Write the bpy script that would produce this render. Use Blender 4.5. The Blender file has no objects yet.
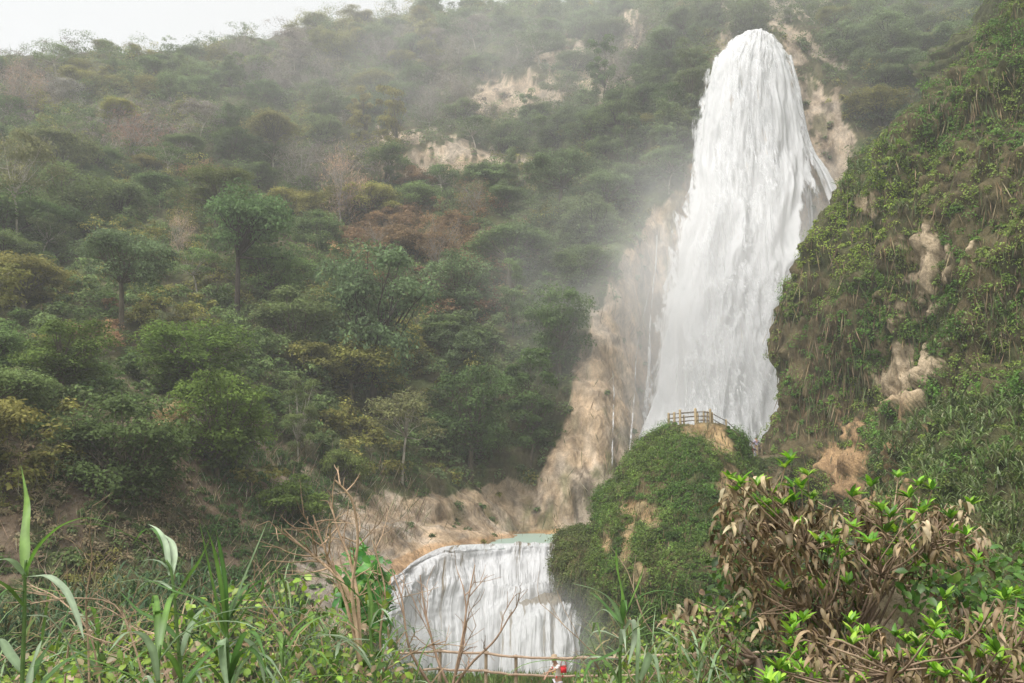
import bpy, math
import numpy as np
rng = np.random.default_rng(7)
R = math.radians
sc = bpy.context.scene
COL = sc.collection
W, H, F, HOR = 1024, 683, 900.0, 480.0
PITCH = math.atan((HOR - H / 2) / F)
cp_, sp_ = math.cos(PITCH), math.sin(PITCH)

# ------------------------------------------------------------------ camera geometry
def PT(px, py, Y):
    px, py, Y = np.broadcast_arrays(np.asarray(px, float), np.asarray(py, float), np.asarray(Y, float))
    dx = (px - W / 2) / F; dy = (H / 2 - py) / F
    ry = cp_ - dy * sp_; rz = sp_ + dy * cp_
    t = Y / ry
    return np.stack([dx * t, Y, rz * t], -1)

def PROJ(P):
    P = np.asarray(P, float)
    d = P[..., 1] * cp_ + P[..., 2] * sp_
    u = -P[..., 1] * sp_ + P[..., 2] * cp_
    d = np.where(d < .05, .05, d)
    return W / 2 + F * P[..., 0] / d, H / 2 - F * u / d, d

# ------------------------------------------------------------------ noise
def _hash(i, j, k, s):
    h = (i.astype(np.int64) * 374761393 + j.astype(np.int64) * 668265263 + k.astype(np.int64) * 2147483647 + s * 974711) & 0xffffffff
    h = ((h ^ (h >> 13)) * 1274126177) & 0xffffffff
    h = ((h ^ (h >> 16)) * 2246822519) & 0xffffffff
    return ((h ^ (h >> 15)) & 0xffffff) / float(0xffffff)
def vnoise(P, s=0):
    P = np.asarray(P, float); f = np.floor(P); t = P - f; t = t * t * (3 - 2 * t)
    i, j, k = f[..., 0], f[..., 1], f[..., 2]; r = 0
    for a in (0, 1):
        for b in (0, 1):
            for c in (0, 1):
                w = (t[..., 0] if a else 1 - t[..., 0]) * (t[..., 1] if b else 1 - t[..., 1]) * (t[..., 2] if c else 1 - t[..., 2])
                r = r + w * _hash(i + a, j + b, k + c, s)
    return r
def fbm(P, s=0, o=4):
    P = np.asarray(P, float); r = 0; a = .5; n = 0
    for q in range(o):
        r = r + a * vnoise(P * (2 ** q) + 17.3 * q, s + q); n += a; a *= .5
    return r / n
def sstep(a, b, x):
    t = np.clip((x - a) / (b - a), 0, 1); return t * t * (3 - 2 * t)
def unit(v):
    return v / np.maximum(np.linalg.norm(v, axis=-1, keepdims=True), 1e-9)

# ------------------------------------------------------------------ mesh helpers
def mesh_from(name, V, Fq, col=None, smooth=False, extra=None):
    """V (n,3); Fq (m,3|4) array"""
    V = np.asarray(V, np.float32); Fq = np.asarray(Fq, np.int32)
    me = bpy.data.meshes.new(name)
    n, (m, k) = len(V), Fq.shape
    me.vertices.add(n); me.vertices.foreach_set('co', V.ravel())
    me.loops.add(m * k); me.loops.foreach_set('vertex_index', Fq.ravel())
    me.polygons.add(m)
    me.polygons.foreach_set('loop_start', np.arange(0, m * k, k, dtype=np.int32))
    me.polygons.foreach_set('loop_total', np.full(m, k, np.int32))
    if smooth: me.polygons.foreach_set('use_smooth', np.ones(m, bool))
    me.update(calc_edges=True)
    if col is not None:
        a = me.attributes.new('col', 'FLOAT_COLOR', 'POINT')
        c = np.ones((n, 4), np.float32); c[:, :3] = np.clip(col, 0, 1); a.data.foreach_set('color', c.ravel())
    if extra:
        for nm, arr in extra.items():
            a = me.attributes.new(nm, 'FLOAT', 'POINT'); a.data.foreach_set('value', np.asarray(arr, np.float32).ravel())
    return me
def tag(o, label=None, cat=None, group=None, kind=None):
    if label: o['label'] = label
    if cat: o['category'] = cat
    if group: o['group'] = group
    if kind: o['kind'] = kind
    return o
def link(name, me, mat=None, parent=None, loc=None):
    if mat is not None and me is not None and not me.materials: me.materials.append(mat)
    o = bpy.data.objects.new(name, me); COL.objects.link(o)
    if parent: o.parent = parent
    if loc is not None: o.location = loc
    return o
def empty(name, loc=(0, 0, 0), rz=0):
    o = bpy.data.objects.new(name, None); COL.objects.link(o); o.location = loc; o.rotation_euler = (0, 0, rz)
    o.empty_display_size = .3
    return o

class MB:
    """collects pieces into one mesh"""
    def __init__(s): s.V = []; s.Q = []; s.C = []; s.n = 0
    def add(s, V, Q, c=(1, 1, 1)):
        V = np.asarray(V, float).reshape(-1, 3); Q = np.asarray(Q, int)
        s.V.append(V); s.Q.append(Q + s.n); s.n += len(V)
        c = np.asarray(c, float)
        s.C.append(np.broadcast_to(c, (len(V), 3)).copy())
    def tube(s, pts, rad, n=6, c=(1, 1, 1), cap=True):
        pts = np.asarray(pts, float); m = len(pts); rad = np.broadcast_to(np.asarray(rad, float), (m,))
        T = np.gradient(pts, axis=0); T = unit(T)
        up = np.array([0, 0, 1.]) if abs(T[0, 2]) < .9 else np.array([1., 0, 0])
        A = unit(np.cross(T, up)); B = np.cross(T, A)
        th = np.arange(n) * 2 * np.pi / n
        V = pts[:, None] + rad[:, None, None] * (A[:, None] * np.cos(th)[None, :, None] + B[:, None] * np.sin(th)[None, :, None])
        i = np.arange(m - 1)[:, None]; j = np.arange(n)[None]; j2 = (j + 1) % n
        Q = np.stack(np.broadcast_arrays(i * n + j, i * n + j2, (i + 1) * n + j2, (i + 1) * n + j), -1).reshape(-1, 4)
        V = V.reshape(-1, 3)
        if cap:
            V = np.concatenate([V, pts[:1], pts[-1:]]); k = m * n; jj = np.arange(n); j2 = (jj + 1) % n
            Q = np.concatenate([Q, np.stack([np.full(n, k), j2, jj, np.full(n, k)], -1)[:0]])
            # caps as degenerate-free quads: pair sides
            half = [(k, (a + 2) % n, (a + 1) % n, a) for a in range(0, n - 1, 2)]
            half += [(k + 1, (m - 1) * n + a, (m - 1) * n + a + 1, (m - 1) * n + (a + 2) % n) for a in range(0, n - 1, 2)]
            Q = np.concatenate([Q, np.array(half)])
        s.add(V, Q, c)
    def box(s, c0, size, rz=0, c=(1, 1, 1), bev=0):
        x, y, z = np.array(size) / 2.
        V = np.array([[a * x, b * y, d * z] for d in (-1, 1) for a, b in ((-1, -1), (1, -1), (1, 1), (-1, 1))])
        ca, sa = math.cos(rz), math.sin(rz)
        V = V @ np.array([[ca, sa, 0], [-sa, ca, 0], [0, 0, 1]]) + np.array(c0)
        s.add(V, [[3, 2, 1, 0], [4, 5, 6, 7], [0, 1, 5, 4], [1, 2, 6, 5], [2, 3, 7, 6], [3, 0, 4, 7]], c)
    def build(s, name, mat, parent=None, smooth=False):
        V = np.concatenate(s.V); Q = np.concatenate(s.Q); C = np.concatenate(s.C)
        return link(name, mesh_from(name, V, Q, C, smooth), mat, parent)
    def mesh(s, name, smooth=False):
        return mesh_from(name, np.concatenate(s.V), np.concatenate(s.Q), np.concatenate(s.C), smooth)

def leafcards(P, D, N, L, Wd, C, curl=0.0):
    """rhombic leaves: base point, direction, normal"""
    n = len(P); D = unit(D); S = unit(np.cross(D, N)); N = unit(np.cross(S, D))
    L = np.broadcast_to(L, (n,))[:, None]; Wd = np.broadcast_to(Wd, (n,))[:, None]
    m = P + D * L * .45
    V = np.stack([P, m + S * Wd / 2 + N * Wd * .12, P + D * L - N * L * curl, m - S * Wd / 2 + N * Wd * .12], 1).reshape(-1, 3)
    Q = np.arange(4 * n).reshape(n, 4)
    return V, Q, np.repeat(np.broadcast_to(C, (n, 3)), 4, axis=0)
def rdir(n):
    v = rng.normal(size=(n, 3)); return unit(v)
def longleaf(P, D, L, Wd, C, droop, seg=5, keel=.0):
    """many strap leaves that arch over; all arrays (n,...)"""
    n = len(P); D = unit(D); L = np.broadcast_to(L, (n,)); Wd = np.broadcast_to(Wd, (n,)); droop = np.broadcast_to(droop, (n,))
    C = np.broadcast_to(C, (n, 3))
    S = unit(np.cross(D, np.array([0, 0, 1.]) + 1e-3))
    pts = [P]; d = D.copy(); prof = []
    for k in range(seg):
        pts.append(pts[-1] + d * (L / seg)[:, None])
        d = d.copy(); d[:, 2] -= droop / seg * (1 + k * .35); d = unit(d)
    out = []; t = np.linspace(0, 1, seg + 1); w = np.clip(np.minimum(.45 + t * 2.2, 1) * (1 - t ** 2.6), .03, 1)
    for k in range(seg + 1):
        hw = (Wd * w[k] / 2)[:, None]; up = np.array([0, 0, 1.]) * hw * keel
        out += [pts[k] + S * hw + up, pts[k] - S * hw + up]
    V = np.stack(out, 1); b = np.arange(n)[:, None] * (2 * (seg + 1))
    Q = np.concatenate([b + np.array([[2 * k, 2 * k + 1, 2 * k + 3, 2 * k + 2]]) for k in range(seg)], 1).reshape(-1, 4)
    return V.reshape(-1, 3), Q, np.repeat(C, 2 * (seg + 1), axis=0)

# ------------------------------------------------------------------ materials
def newmat(name):
    m = bpy.data.materials.new(name); m.use_nodes = True; m.node_tree.nodes.clear(); return m, m.node_tree
class NT:
    def __init__(s, t): s.t = t
    def n(s, typ, **kw):
        nd = s.t.nodes.new(typ)
        for k, v in kw.items():
            if k in nd.inputs: nd.inputs[k].default_value = v
            else: setattr(nd, k, v)
        return nd
    def l(s, a, b): s.t.links.new(a, b)
    def noise(s, scale, detail=4, rough=.6, vec=None, stretch=None):
        nd = s.n('ShaderNodeTexNoise'); nd.inputs['Scale'].default_value = scale; nd.inputs['Detail'].default_value = detail; nd.inputs['Roughness'].default_value = rough
        g = s.n('ShaderNodeNewGeometry') if vec is None else None
        v = vec or g.outputs['Position']
        if stretch:
            mp = s.n('ShaderNodeMapping'); mp.inputs['Scale'].default_value = stretch; s.l(v, mp.inputs['Vector']); v = mp.outputs['Vector']
        s.l(v, nd.inputs['Vector']); return nd
    def ramp(s, src, a, b, lo=0., hi=1.):
        m = s.n('ShaderNodeMapRange'); m.inputs['From Min'].default_value = a; m.inputs['From Max'].default_value = b
        m.inputs['To Min'].default_value = lo; m.inputs['To Max'].default_value = hi; m.interpolation_type = 'SMOOTHSTEP'
        s.l(src, m.inputs['Value']); return m.outputs['Result']
    def math(s, op, a, b):
        m = s.n('ShaderNodeMath'); m.operation = op
        for i, v in enumerate((a, b)):
            if isinstance(v, (int, float)): m.inputs[i].default_value = v
            else: s.l(v, m.inputs[i])
        return m.outputs[0]
    def mulcol(s, c, f):
        m = s.n('ShaderNodeMix'); m.data_type = 'RGBA'; m.blend_type = 'MULTIPLY'; m.inputs[0].default_value = 1
        s.l(c, m.inputs[6]); s.l(f, m.inputs[7]); return m.outputs[2]
    def mix(s, f, a, b):
        m = s.n('ShaderNodeMix'); m.data_type = 'RGBA'
        if isinstance(f, (int, float)): m.inputs[0].default_value = f
        else: s.l(f, m.inputs[0])
        for i, v in ((6, a), (7, b)):
            if isinstance(v, tuple): m.inputs[i].default_value = (*v, 1)
            else: s.l(v, m.inputs[i])
        return m.outputs[2]

def leaf_mat(name, transl=.3, rough=.6, spec=.25, nscale=.35):
    m, t = newmat(name); g = NT(t)
    at = g.n('ShaderNodeAttribute'); at.attribute_name = 'col'
    oi = g.n('ShaderNodeObjectInfo')
    c = g.mulcol(at.outputs['Color'], oi.outputs['Color'])
    nz = g.noise(nscale, 3)
    v = g.ramp(nz.outputs['Fac'], .3, .7, .7, 1.3)
    vm = g.n('ShaderNodeVectorMath'); vm.operation = 'SCALE'; g.l(c, vm.inputs[0]); g.l(v, vm.inputs['Scale'])
    c = vm.outputs[0]
    b = g.n('ShaderNodeBsdfPrincipled'); g.l(c, b.inputs['Base Color']); b.inputs['Roughness'].default_value = rough
    b.inputs['Specular IOR Level'].default_value = spec
    tr = g.n('ShaderNodeBsdfTranslucent'); g.l(c, tr.inputs['Color'])
    mx = g.n('ShaderNodeMixShader'); mx.inputs[0].default_value = transl
    g.l(b.outputs[0], mx.inputs[1]); g.l(tr.outputs[0], mx.inputs[2])
    o = g.n('ShaderNodeOutputMaterial'); g.l(mx.outputs[0], o.inputs['Surface']); return m

def surf_mat(name, scale=1., bump=.6, stretch=None, rough=.95, bdist=.4, vmin=.6, vmax=1.35, usecol=True, base=(1, 1, 1), spec=.15):
    m, t = newmat(name); g = NT(t)
    if usecol:
        at = g.n('ShaderNodeAttribute'); at.attribute_name = 'col'; c = at.outputs['Color']
    else:
        at = g.n('ShaderNodeRGB'); at.outputs[0].default_value = (*base, 1); c = at.outputs[0]
    n1 = g.noise(scale, 6, .65, stretch=stretch); n2 = g.noise(scale * 6, 5, .7, stretch=stretch)
    f = g.math('MULTIPLY', g.ramp(n1.outputs['Fac'], .3, .7, vmin, vmax), g.ramp(n2.outputs['Fac'], .3, .7, .75, 1.25))
    vm = g.n('ShaderNodeVectorMath'); vm.operation = 'SCALE'; g.l(c, vm.inputs[0]); g.l(f, vm.inputs['Scale'])
    b = g.n('ShaderNodeBsdfPrincipled'); g.l(vm.outputs[0], b.inputs['Base Color']); b.inputs['Roughness'].default_value = rough
    b.inputs['Specular IOR Level'].default_value = spec
    h = g.math('ADD', n1.outputs['Fac'], g.math('MULTIPLY', n2.outputs['Fac'], .4))
    bp = g.n('ShaderNodeBump'); bp.inputs['Strength'].default_value = bump; bp.inputs['Distance'].default_value = bdist
    g.l(h, bp.inputs['Height']); g.l(bp.outputs[0], b.inputs['Normal'])
    o = g.n('ShaderNodeOutputMaterial'); g.l(b.outputs[0], o.inputs['Surface']); return m

M_hill = surf_mat('hill_ground', .35, 1., stretch=(1, 1, .45), bdist=.8)
M_rock = surf_mat('mossy_rock', .8, 1., stretch=(1, 1, .5), bdist=.4)
M_ground = surf_mat('earth_ground', 1.5, .7, bdist=.1)
M_leaf_far = leaf_mat('tree_leaves', .38, .75, .1, .5)
M_leaf_mid = leaf_mat('creeper_leaves', .3, .6, .25, .8)
M_leaf_near = leaf_mat('fresh_leaves', .35, .42, .45, 6.)
M_dry = leaf_mat('dry_leaves', .12, .55, .35, 8.)
M_bark = surf_mat('bark', 3., .7, stretch=(1, 1, .3), bdist=.05)
M_wood = surf_mat('weathered_wood', 6., .5, bdist=.01, vmin=.8, vmax=1.15)
M_cloth = surf_mat('cloth', 12., .2, bdist=.004, vmin=.95, vmax=1.05)
M_skin = surf_mat('skin', 20., .1, bdist=.002, vmin=.97, vmax=1.03, rough=.55, spec=.35)

def fall_mat(name, stretch, hole, brown=(.42, .34, .25), bump=.3, ew=1.6, gmin=.0, useflow=False):
    m, t = newmat(name); g = NT(t)
    e = g.n('ShaderNodeAttribute'); e.attribute_name = 'edge'
    w = g.n('ShaderNodeAttribute'); w.attribute_name = 'wet'
    fl = g.n('ShaderNodeCombineXYZ'); su = g.n('ShaderNodeAttribute'); su.attribute_name = 'su'; sv = g.n('ShaderNodeAttribute'); sv.attribute_name = 'sv'
    g.l(su.outputs['Fac'], fl.inputs[0]); g.l(sv.outputs['Fac'], fl.inputs[2]); flow = fl.outputs[0] if useflow else None
    n1 = g.noise(1., 6, .62, vec=flow, stretch=stretch)
    n2 = g.noise(2.7, 5, .6, vec=flow, stretch=stretch)
    n3 = g.noise(.35, 3, .5, stretch=(1, 1, .45))
    big = g.noise(.5, 4, .55, vec=flow, stretch=stretch)
    grey = g.math('MULTIPLY', g.ramp(n1.outputs['Fac'], .46, .82), g.ramp(n3.outputs['Fac'], .42, .62, gmin, 1.))
    c = g.mix(grey, (.80, .805, .81), (.40, .425, .43))
    br = g.math('ADD', g.math('MULTIPLY', g.math('SUBTRACT', n1.outputs['Fac'], .5), 3.0), w.outputs['Fac'])
    c = g.mix(g.ramp(br, .35, 1.0), c, brown)
    b = g.n('ShaderNodeBsdfPrincipled'); g.l(c, b.inputs['Base Color']); b.inputs['Roughness'].default_value = .75; b.inputs['Specular IOR Level'].default_value = .2
    bp = g.n('ShaderNodeBump'); bp.inputs['Strength'].default_value = bump; bp.inputs['Distance'].default_value = .5
    g.l(g.math('ADD', big.outputs['Fac'], g.math('MULTIPLY', n2.outputs['Fac'], .4)), bp.inputs['Height']); g.l(bp.outputs[0], b.inputs['Normal'])
    tr = g.n('ShaderNodeBsdfTranslucent'); g.l(c, tr.inputs['Color'])
    mx = g.n('ShaderNodeMixShader'); mx.inputs[0].default_value = .3; g.l(b.outputs[0], mx.inputs[1]); g.l(tr.outputs[0], mx.inputs[2])
    # feathered, torn edges: alpha = edge*ew + noise - hole
    a = g.math('ADD', g.math('MULTIPLY', e.outputs['Fac'], ew), g.math('MULTIPLY', g.math('SUBTRACT', g.math('ADD', g.math('MULTIPLY', n1.outputs['Fac'], .6), g.math('MULTIPLY', n2.outputs['Fac'], .4)), .5), 2.4))
    al = g.ramp(a, hole, hole + .45)
    tp = g.n('ShaderNodeBsdfTransparent')
    m2 = g.n('ShaderNodeMixShader'); g.l(al, m2.inputs[0]); g.l(tp.outputs[0], m2.inputs[1]); g.l(mx.outputs[0], m2.inputs[2])
    o = g.n('ShaderNodeOutputMaterial'); g.l(m2.outputs[0], o.inputs['Surface']); return m
M_fall = fall_mat('white_water', (.9, .5, .13), .1, bump=.3)
M_wisp = fall_mat('thin_white_water', (1.6, .5, .07), .75, ew=1.1)
M_casc = fall_mat('cascade_water', (3.4, 1.0, .26), .05, bump=.9, brown=(.30, .25, .18), gmin=.25, useflow=True)

def water_mat():
    m, t = newmat('pool_water'); g = NT(t)
    b = g.n('ShaderNodeBsdfPrincipled'); b.inputs['Base Color'].default_value = (.34, .45, .385, 1); b.inputs['Roughness'].default_value = .35
    nz = g.noise(1.2, 5, .6); bp = g.n('ShaderNodeBump'); bp.inputs['Strength'].default_value = .5; bp.inputs['Distance'].default_value = .15
    g.l(nz.outputs['Fac'], bp.inputs['Height']); g.l(bp.outputs[0], b.inputs['Normal'])
    o = g.n('ShaderNodeOutputMaterial'); g.l(b.outputs[0], o.inputs['Surface']); return m
M_water = water_mat()

# ------------------------------------------------------------------ smooth surfaces from control points
def cubic_up(A, n):
    """Catmull-Rom resampling along axis 0"""
    m = len(A); t = np.linspace(0, m - 1, n); i = np.minimum(t.astype(int), m - 2); f = t - i
    E = np.concatenate([2 * A[:1] - A[1:2], A, 2 * A[-1:] - A[-2:-1]])
    p0, p1, p2, p3 = E[i], E[i + 1], E[i + 2], E[i + 3]
    f = f.reshape((-1,) + (1,) * (A.ndim - 1)); ten = .42
    m1 = ten * (p2 - p0); m2 = ten * (p3 - p1)
    return (2 * f**3 - 3 * f**2 + 1) * p1 + (f**3 - 2 * f**2 + f) * m1 + (-2 * f**3 + 3 * f**2) * p2 + (f**3 - f**2) * m2
def grid_up(C, nr, nc):
    G = cubic_up(np.asarray(C, float), nr); G = np.swapaxes(cubic_up(np.swapaxes(G, 0, 1), nc), 0, 1); return G
def grid_norm(G, flip=1):
    du = np.gradient(G, axis=1); dv = np.gradient(G, axis=0); return flip * unit(np.cross(du, dv))
def grid_quads(nr, nc, closed=False):
    i = np.arange(nr - 1)[:, None]; j = np.arange(nc if closed else nc - 1)[None]; j2 = (j + 1) % nc
    return np.stack(np.broadcast_arrays(i * nc + j, i * nc + j2, (i + 1) * nc + j2, (i + 1) * nc + j), -1).reshape(-1, 4)
def ell(px, py, cx, cy, rx, ry, rot=0):
    x = px - cx; y = py - cy; c, s = math.cos(R(rot)), math.sin(R(rot))
    return 1 - np.hypot((x * c + y * s) / rx, (-x * s + y * c) / ry)
def inpoly(px, py, poly, soft=10):
    """approx signed distance (+ inside) / soft"""
    px = np.asarray(px, float); py = np.asarray(py, float); poly = np.asarray(poly, float); ins = np.zeros(px.shape, bool); d = np.full(px.shape, 1e9)
    for k in range(len(poly)):
        x1, y1 = poly[k]; x2, y2 = poly[(k + 1) % len(poly)]
        c = ((y1 > py) != (y2 > py)) & (px < (x2 - x1) * (py - y1) / ((y2 - y1) or 1e-9) + x1); ins ^= c
        L2 = (x2 - x1)**2 + (y2 - y1)**2; t = np.clip(((px - x1) * (x2 - x1) + (py - y1) * (y2 - y1)) / L2, 0, 1)
        d = np.minimum(d, np.hypot(px - x1 - t * (x2 - x1), py - y1 - t * (y2 - y1)))
    return np.where(ins, d, -d) / soft
# ================================================================== HILLSIDE (terrain with cliffs)
HC = {
 -700: [(900,20),(600,30),(520,36),(450,42),(380,56),(300,84),(190,130),(100,190),(60,245),(150,330)],
 -300: [(900,26),(590,38),(510,44),(440,50),(380,64),(300,92),(190,140),(100,195),(55,245),(150,330)],
 -60:  [(860,34),(585,46),(505,51),(440,56),(385,68),(305,96),(200,142),(112,198),(64,245),(155,330)],
 60:   [(800,42),(585,50),(500,54),(440,59),(385,72),(305,100),(205,145),(114,200),(68,245),(150,330)],
 160:  [(780,45),(590,54),(515,59),(450,66),(395,80),(308,106),(208,148),(117,198),(61,245),(145,330)],
 250:  [(770,48),(600,59),(530,66),(475,76),(405,89),(312,112),(212,150),(120,195),(43,246),(130,330)],
 360:  [(760,52),(612,64),(548,75),(498,86),(425,100),(330,120),(222,150),(122,195),(25,250),(120,330)],
 430:  [(760,62),(590,76),(538,88),(498,95),(425,106),(330,124),(222,152),(120,195),(17,250),(112,330)],
 520:  [(760,80),(552,99),(529,104),(499,107),(432,110),(340,124),(232,148),(120,190),(11,245),(100,330)],
 600:  [(760,85),(552,101),(524,106),(470,108),(400,114),(310,124),(222,142),(110,180),(3,235),(90,330)],
 650:  [(760,95),(560,108),(520,112),(460,121),(380,129),(290,137),(200,147),(100,170),(-10,225),(80,330)],
 700:  [(760,110),(560,124),(500,129),(430,134),(340,139),(240,144),(140,150),(62,160),(-20,220),(70,330)],
 760:  [(760,120),(560,134),(480,137),(400,140),(300,144),(200,148),(100,152),(40,156),(-30,210),(60,330)],
 815:  [(760,120),(560,132),(480,135),(400,138),(300,142),(200,146),(110,152),(42,162),(-30,210),(60,330)],
 900:  [(760,112),(560,122),(480,125),(380,130),(280,136),(190,142),(100,152),(20,168),(-60,215),(60,330)],
 1050: [(760,100),(560,112),(480,115),(380,120),(280,126),(190,132),(100,145),(0,165),(-90,210),(30,330)],
 1300: [(760,90),(560,100),(480,103),(380,108),(280,114),(190,122),(80,135),(-40,155),(-130,200),(0,330)],
}
keys = sorted(HC)
Cg = np.array([[PT(k, *HC[k][r]) for k in keys] for r in range(10)])
HR, HN = 380, 620
hill = grid_up(Cg, HR, HN)
nrm = grid_norm(hill); 
if (nrm[:, :, 1].mean()) > 0: nrm = -nrm
hp = hill.reshape(-1, 3)
ux, uy, ud = PROJ(hill)
cliff_zone = np.clip(np.maximum(sstep(-.3, 1.5, inpoly(ux, uy, [(668, 180), (640, 225), (612, 280), (592, 350), (560, 420), (520, 480), (430, 500), (400, 545), (700, 560), (1100, 560), (1100, 60), (700, 20)], 25)), 0), 0, 1)
far = ud / 100.
d1 = (fbm(hill * np.array([.045, .045, .03]), 1, 4) - .5) * 13 * np.clip(far - .3, .2, 1.2)
dv_ = (fbm(hill * np.array([.22, .22, .035]), 5, 4) - .5) * 3.6 * cliff_zone
dr = (fbm(hill * np.array([.35, .35, .5]), 9, 4) - .5) * 2.4 * np.clip(far, .5, 1.2)
foot = sstep(.0, .12, np.linspace(0, 1, HR))[:, None]
hill = hill + nrm * ((d1 * (1 - .75 * cliff_zone) + dv_ * 1.15 + dr * (1 - .75 * cliff_zone)) * foot)[..., None]
nrm = grid_norm(hill)
if (nrm[:, :, 1].mean()) > 0: nrm = -nrm
ux, uy, ud = PROJ(hill)
wob = (fbm(hill * np.array([.12, .12, .12]), 21, 4) - .5)
wobf = (fbm(hill * np.array([.5, .5, .35]), 23, 4) - .5)
strk = (fbm(hill * np.array([.35, .35, .03]), 25, 4) - .5)
wobx = (fbm(hill * np.array([1.2, 1.2, .9]), 27, 3) - .5)
def m_(s, k=1.0, w=1.6, f=1.2, st=0.): return sstep(-.10, .16, wobx * f * .8 + s * k + wob * w + wobf * f + strk * st)
rock = np.zeros(ux.shape)
for (cx, cy, rx, ry, ro) in [(575, 72, 44, 24, 20), (522, 92, 50, 22, -15), (455, 162, 52, 17, 5), (400, 140, 26, 10, 0), (632, 35, 10, 20, 0), (395, 172, 24, 8, 0)]:
    rock = np.maximum(rock, m_(ell(ux, uy, cx, cy, rx, ry, ro), 1.6, 1.8, 3.6))
cliffL = inpoly(ux, uy, [(672, 190), (648, 225), (618, 265), (600, 320), (572, 380), (556, 430), (532, 480), (420, 495), (395, 520), (370, 560), (380, 600), (700, 600), (700, 190)], 22)
rock = np.maximum(rock, m_(cliffL, 1.5, 1.6, .6, 2.4))
cliffR = inpoly(ux, uy, [(785, 20), (800, 15), (818, 60), (850, 110), (870, 160), (860, 220), (800, 330), (790, 200), (785, 90)], 26)
rock = np.maximum(rock, m_(cliffR, .9, 2.0, 2.2, 5.0))
behind = inpoly(ux, uy, [(720, 45), (780, 45), (815, 200), (800, 560), (640, 560), (660, 260)], 20)
rock = np.maximum(rock, m_(behind, 1., .5, .5))
rock = np.maximum(rock, m_(ell(ux, uy, 738, 12, 22, 26), .9, 1.5, 2.))
rock = np.maximum(rock, m_(ell(ux, uy, 5, 510, 22, 62), 1., 1.2, 2.4))
rock = np.maximum(rock, m_(ell(ux, uy, 112, 470, 50, 40), .4, 1.5, 3.6, 1))
rock = np.maximum(rock, m_(ell(ux, uy, 205, 500, 40, 30), .25, 1.5, 3.6))
rock = rock * (1 - sstep(300, 320, ux) * sstep(440, 420, ux) * sstep(360, 390, uy) * sstep(495, 480, uy))
rub = sstep(480, 500, uy) * m_(inpoly(ux, uy, [(290, 560), (330, 520), (380, 500), (430, 500), (470, 560), (390, 640), (300, 640)], 25), 1., 1.5, 2.)
rock = np.maximum(rock, rub)
soil = np.array([.085, .075, .04]); green = np.array([.07, .085, .032])
tan = np.array([.44, .325, .215]); pale = np.array([.50, .42, .335]); grey = np.array([.32, .29, .25]); brown = np.array([.20, .14, .09]); orange = np.array([.50, .28, .12])
def lerp(a, b, t): return a * (1 - t[..., None]) + b * t[..., None]
cg = lerp(soil, green, sstep(-.15, .15, wobf))
pal = sstep(-.1, .2, wob + wobf)
cr = lerp(tan, pale, pal * .6)
scar = sstep(.0, .3, (180 - uy) / 200.); cr = lerp(cr, pale * np.array([.8, .76, .70]), scar * .7)
cr = lerp(cr, grey, sstep(.06, .25, strk + .5 * wobf) * .3)
stf = fbm(hill * np.array([1.1, 1.1, .05]), 29, 4) - .5
cr = cr * (1 - .55 * sstep(.02, .2, stf) * cliff_zone)[..., None]
cr = lerp(cr, pale * 1.05, sstep(.05, .2, -stf) * cliff_zone * .35)
cr = lerp(cr, np.array([.12, .13, .05]), sstep(.04, .16, fbm(hill * np.array([.5, .5, .10]), 30, 4) - .5) * .6 * cliff_zone)
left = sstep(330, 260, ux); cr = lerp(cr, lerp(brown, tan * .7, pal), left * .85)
rb = m_(inpoly(ux, uy, [(290, 600), (310, 530), (370, 505), (420, 520), (400, 560), (350, 640)], 30), 1., .8, 1.5)
cr = lerp(cr, lerp(grey, tan * .8, sstep(-.1, .15, wobf)), rb * .8)
org = m_(inpoly(ux, uy, [(385, 590), (392, 560), (425, 545), (480, 536), (560, 528), (560, 545), (470, 552), (425, 560), (398, 585)], 6), 1., .6, .8)
cr = lerp(cr, orange * .9, org * .5)
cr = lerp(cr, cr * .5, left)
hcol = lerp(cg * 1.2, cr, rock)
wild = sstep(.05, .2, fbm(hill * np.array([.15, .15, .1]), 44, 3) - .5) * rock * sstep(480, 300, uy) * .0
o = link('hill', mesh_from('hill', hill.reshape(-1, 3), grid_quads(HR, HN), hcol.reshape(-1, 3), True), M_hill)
tag(o, 'steep forested mountainside with tan limestone cliffs behind the falls', kind='structure')

def cell_area(G):
    du = np.gradient(G, axis=1); dv = np.gradient(G, axis=0); return np.linalg.norm(np.cross(du, dv), axis=-1)
def front(G, N, m=70):
    px, py, d = PROJ(G)
    return ((-G * N).sum(-1) > 0) & (px > -m) & (px < W + m) & (py > -m) & (py < H + m)
def sample(G, N, wt, n, extra=(), vis=None):
    """n random points on a grid surface weighted by area*wt -> P, N, extra values"""
    nr, nc = G.shape[:2]
    w = (cell_area(G) * wt * (front(G, N) if vis is None else vis))[:-1, :-1].ravel(); w = w / w.sum()
    k = rng.choice(len(w), n, p=w); i, j = k // (nc - 1), k % (nc - 1)
    a = rng.random((n, 1)); b = rng.random((n, 1))
    def bl(X): 
        X = X if X.ndim == 3 else X[..., None]
        return (X[i, j] * (1 - a) + X[i + 1, j] * a) * (1 - b) + (X[i, j + 1] * (1 - a) + X[i + 1, j + 1] * a) * b
    return [bl(G), unit(bl(N))] + [bl(e) for e in extra]

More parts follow.
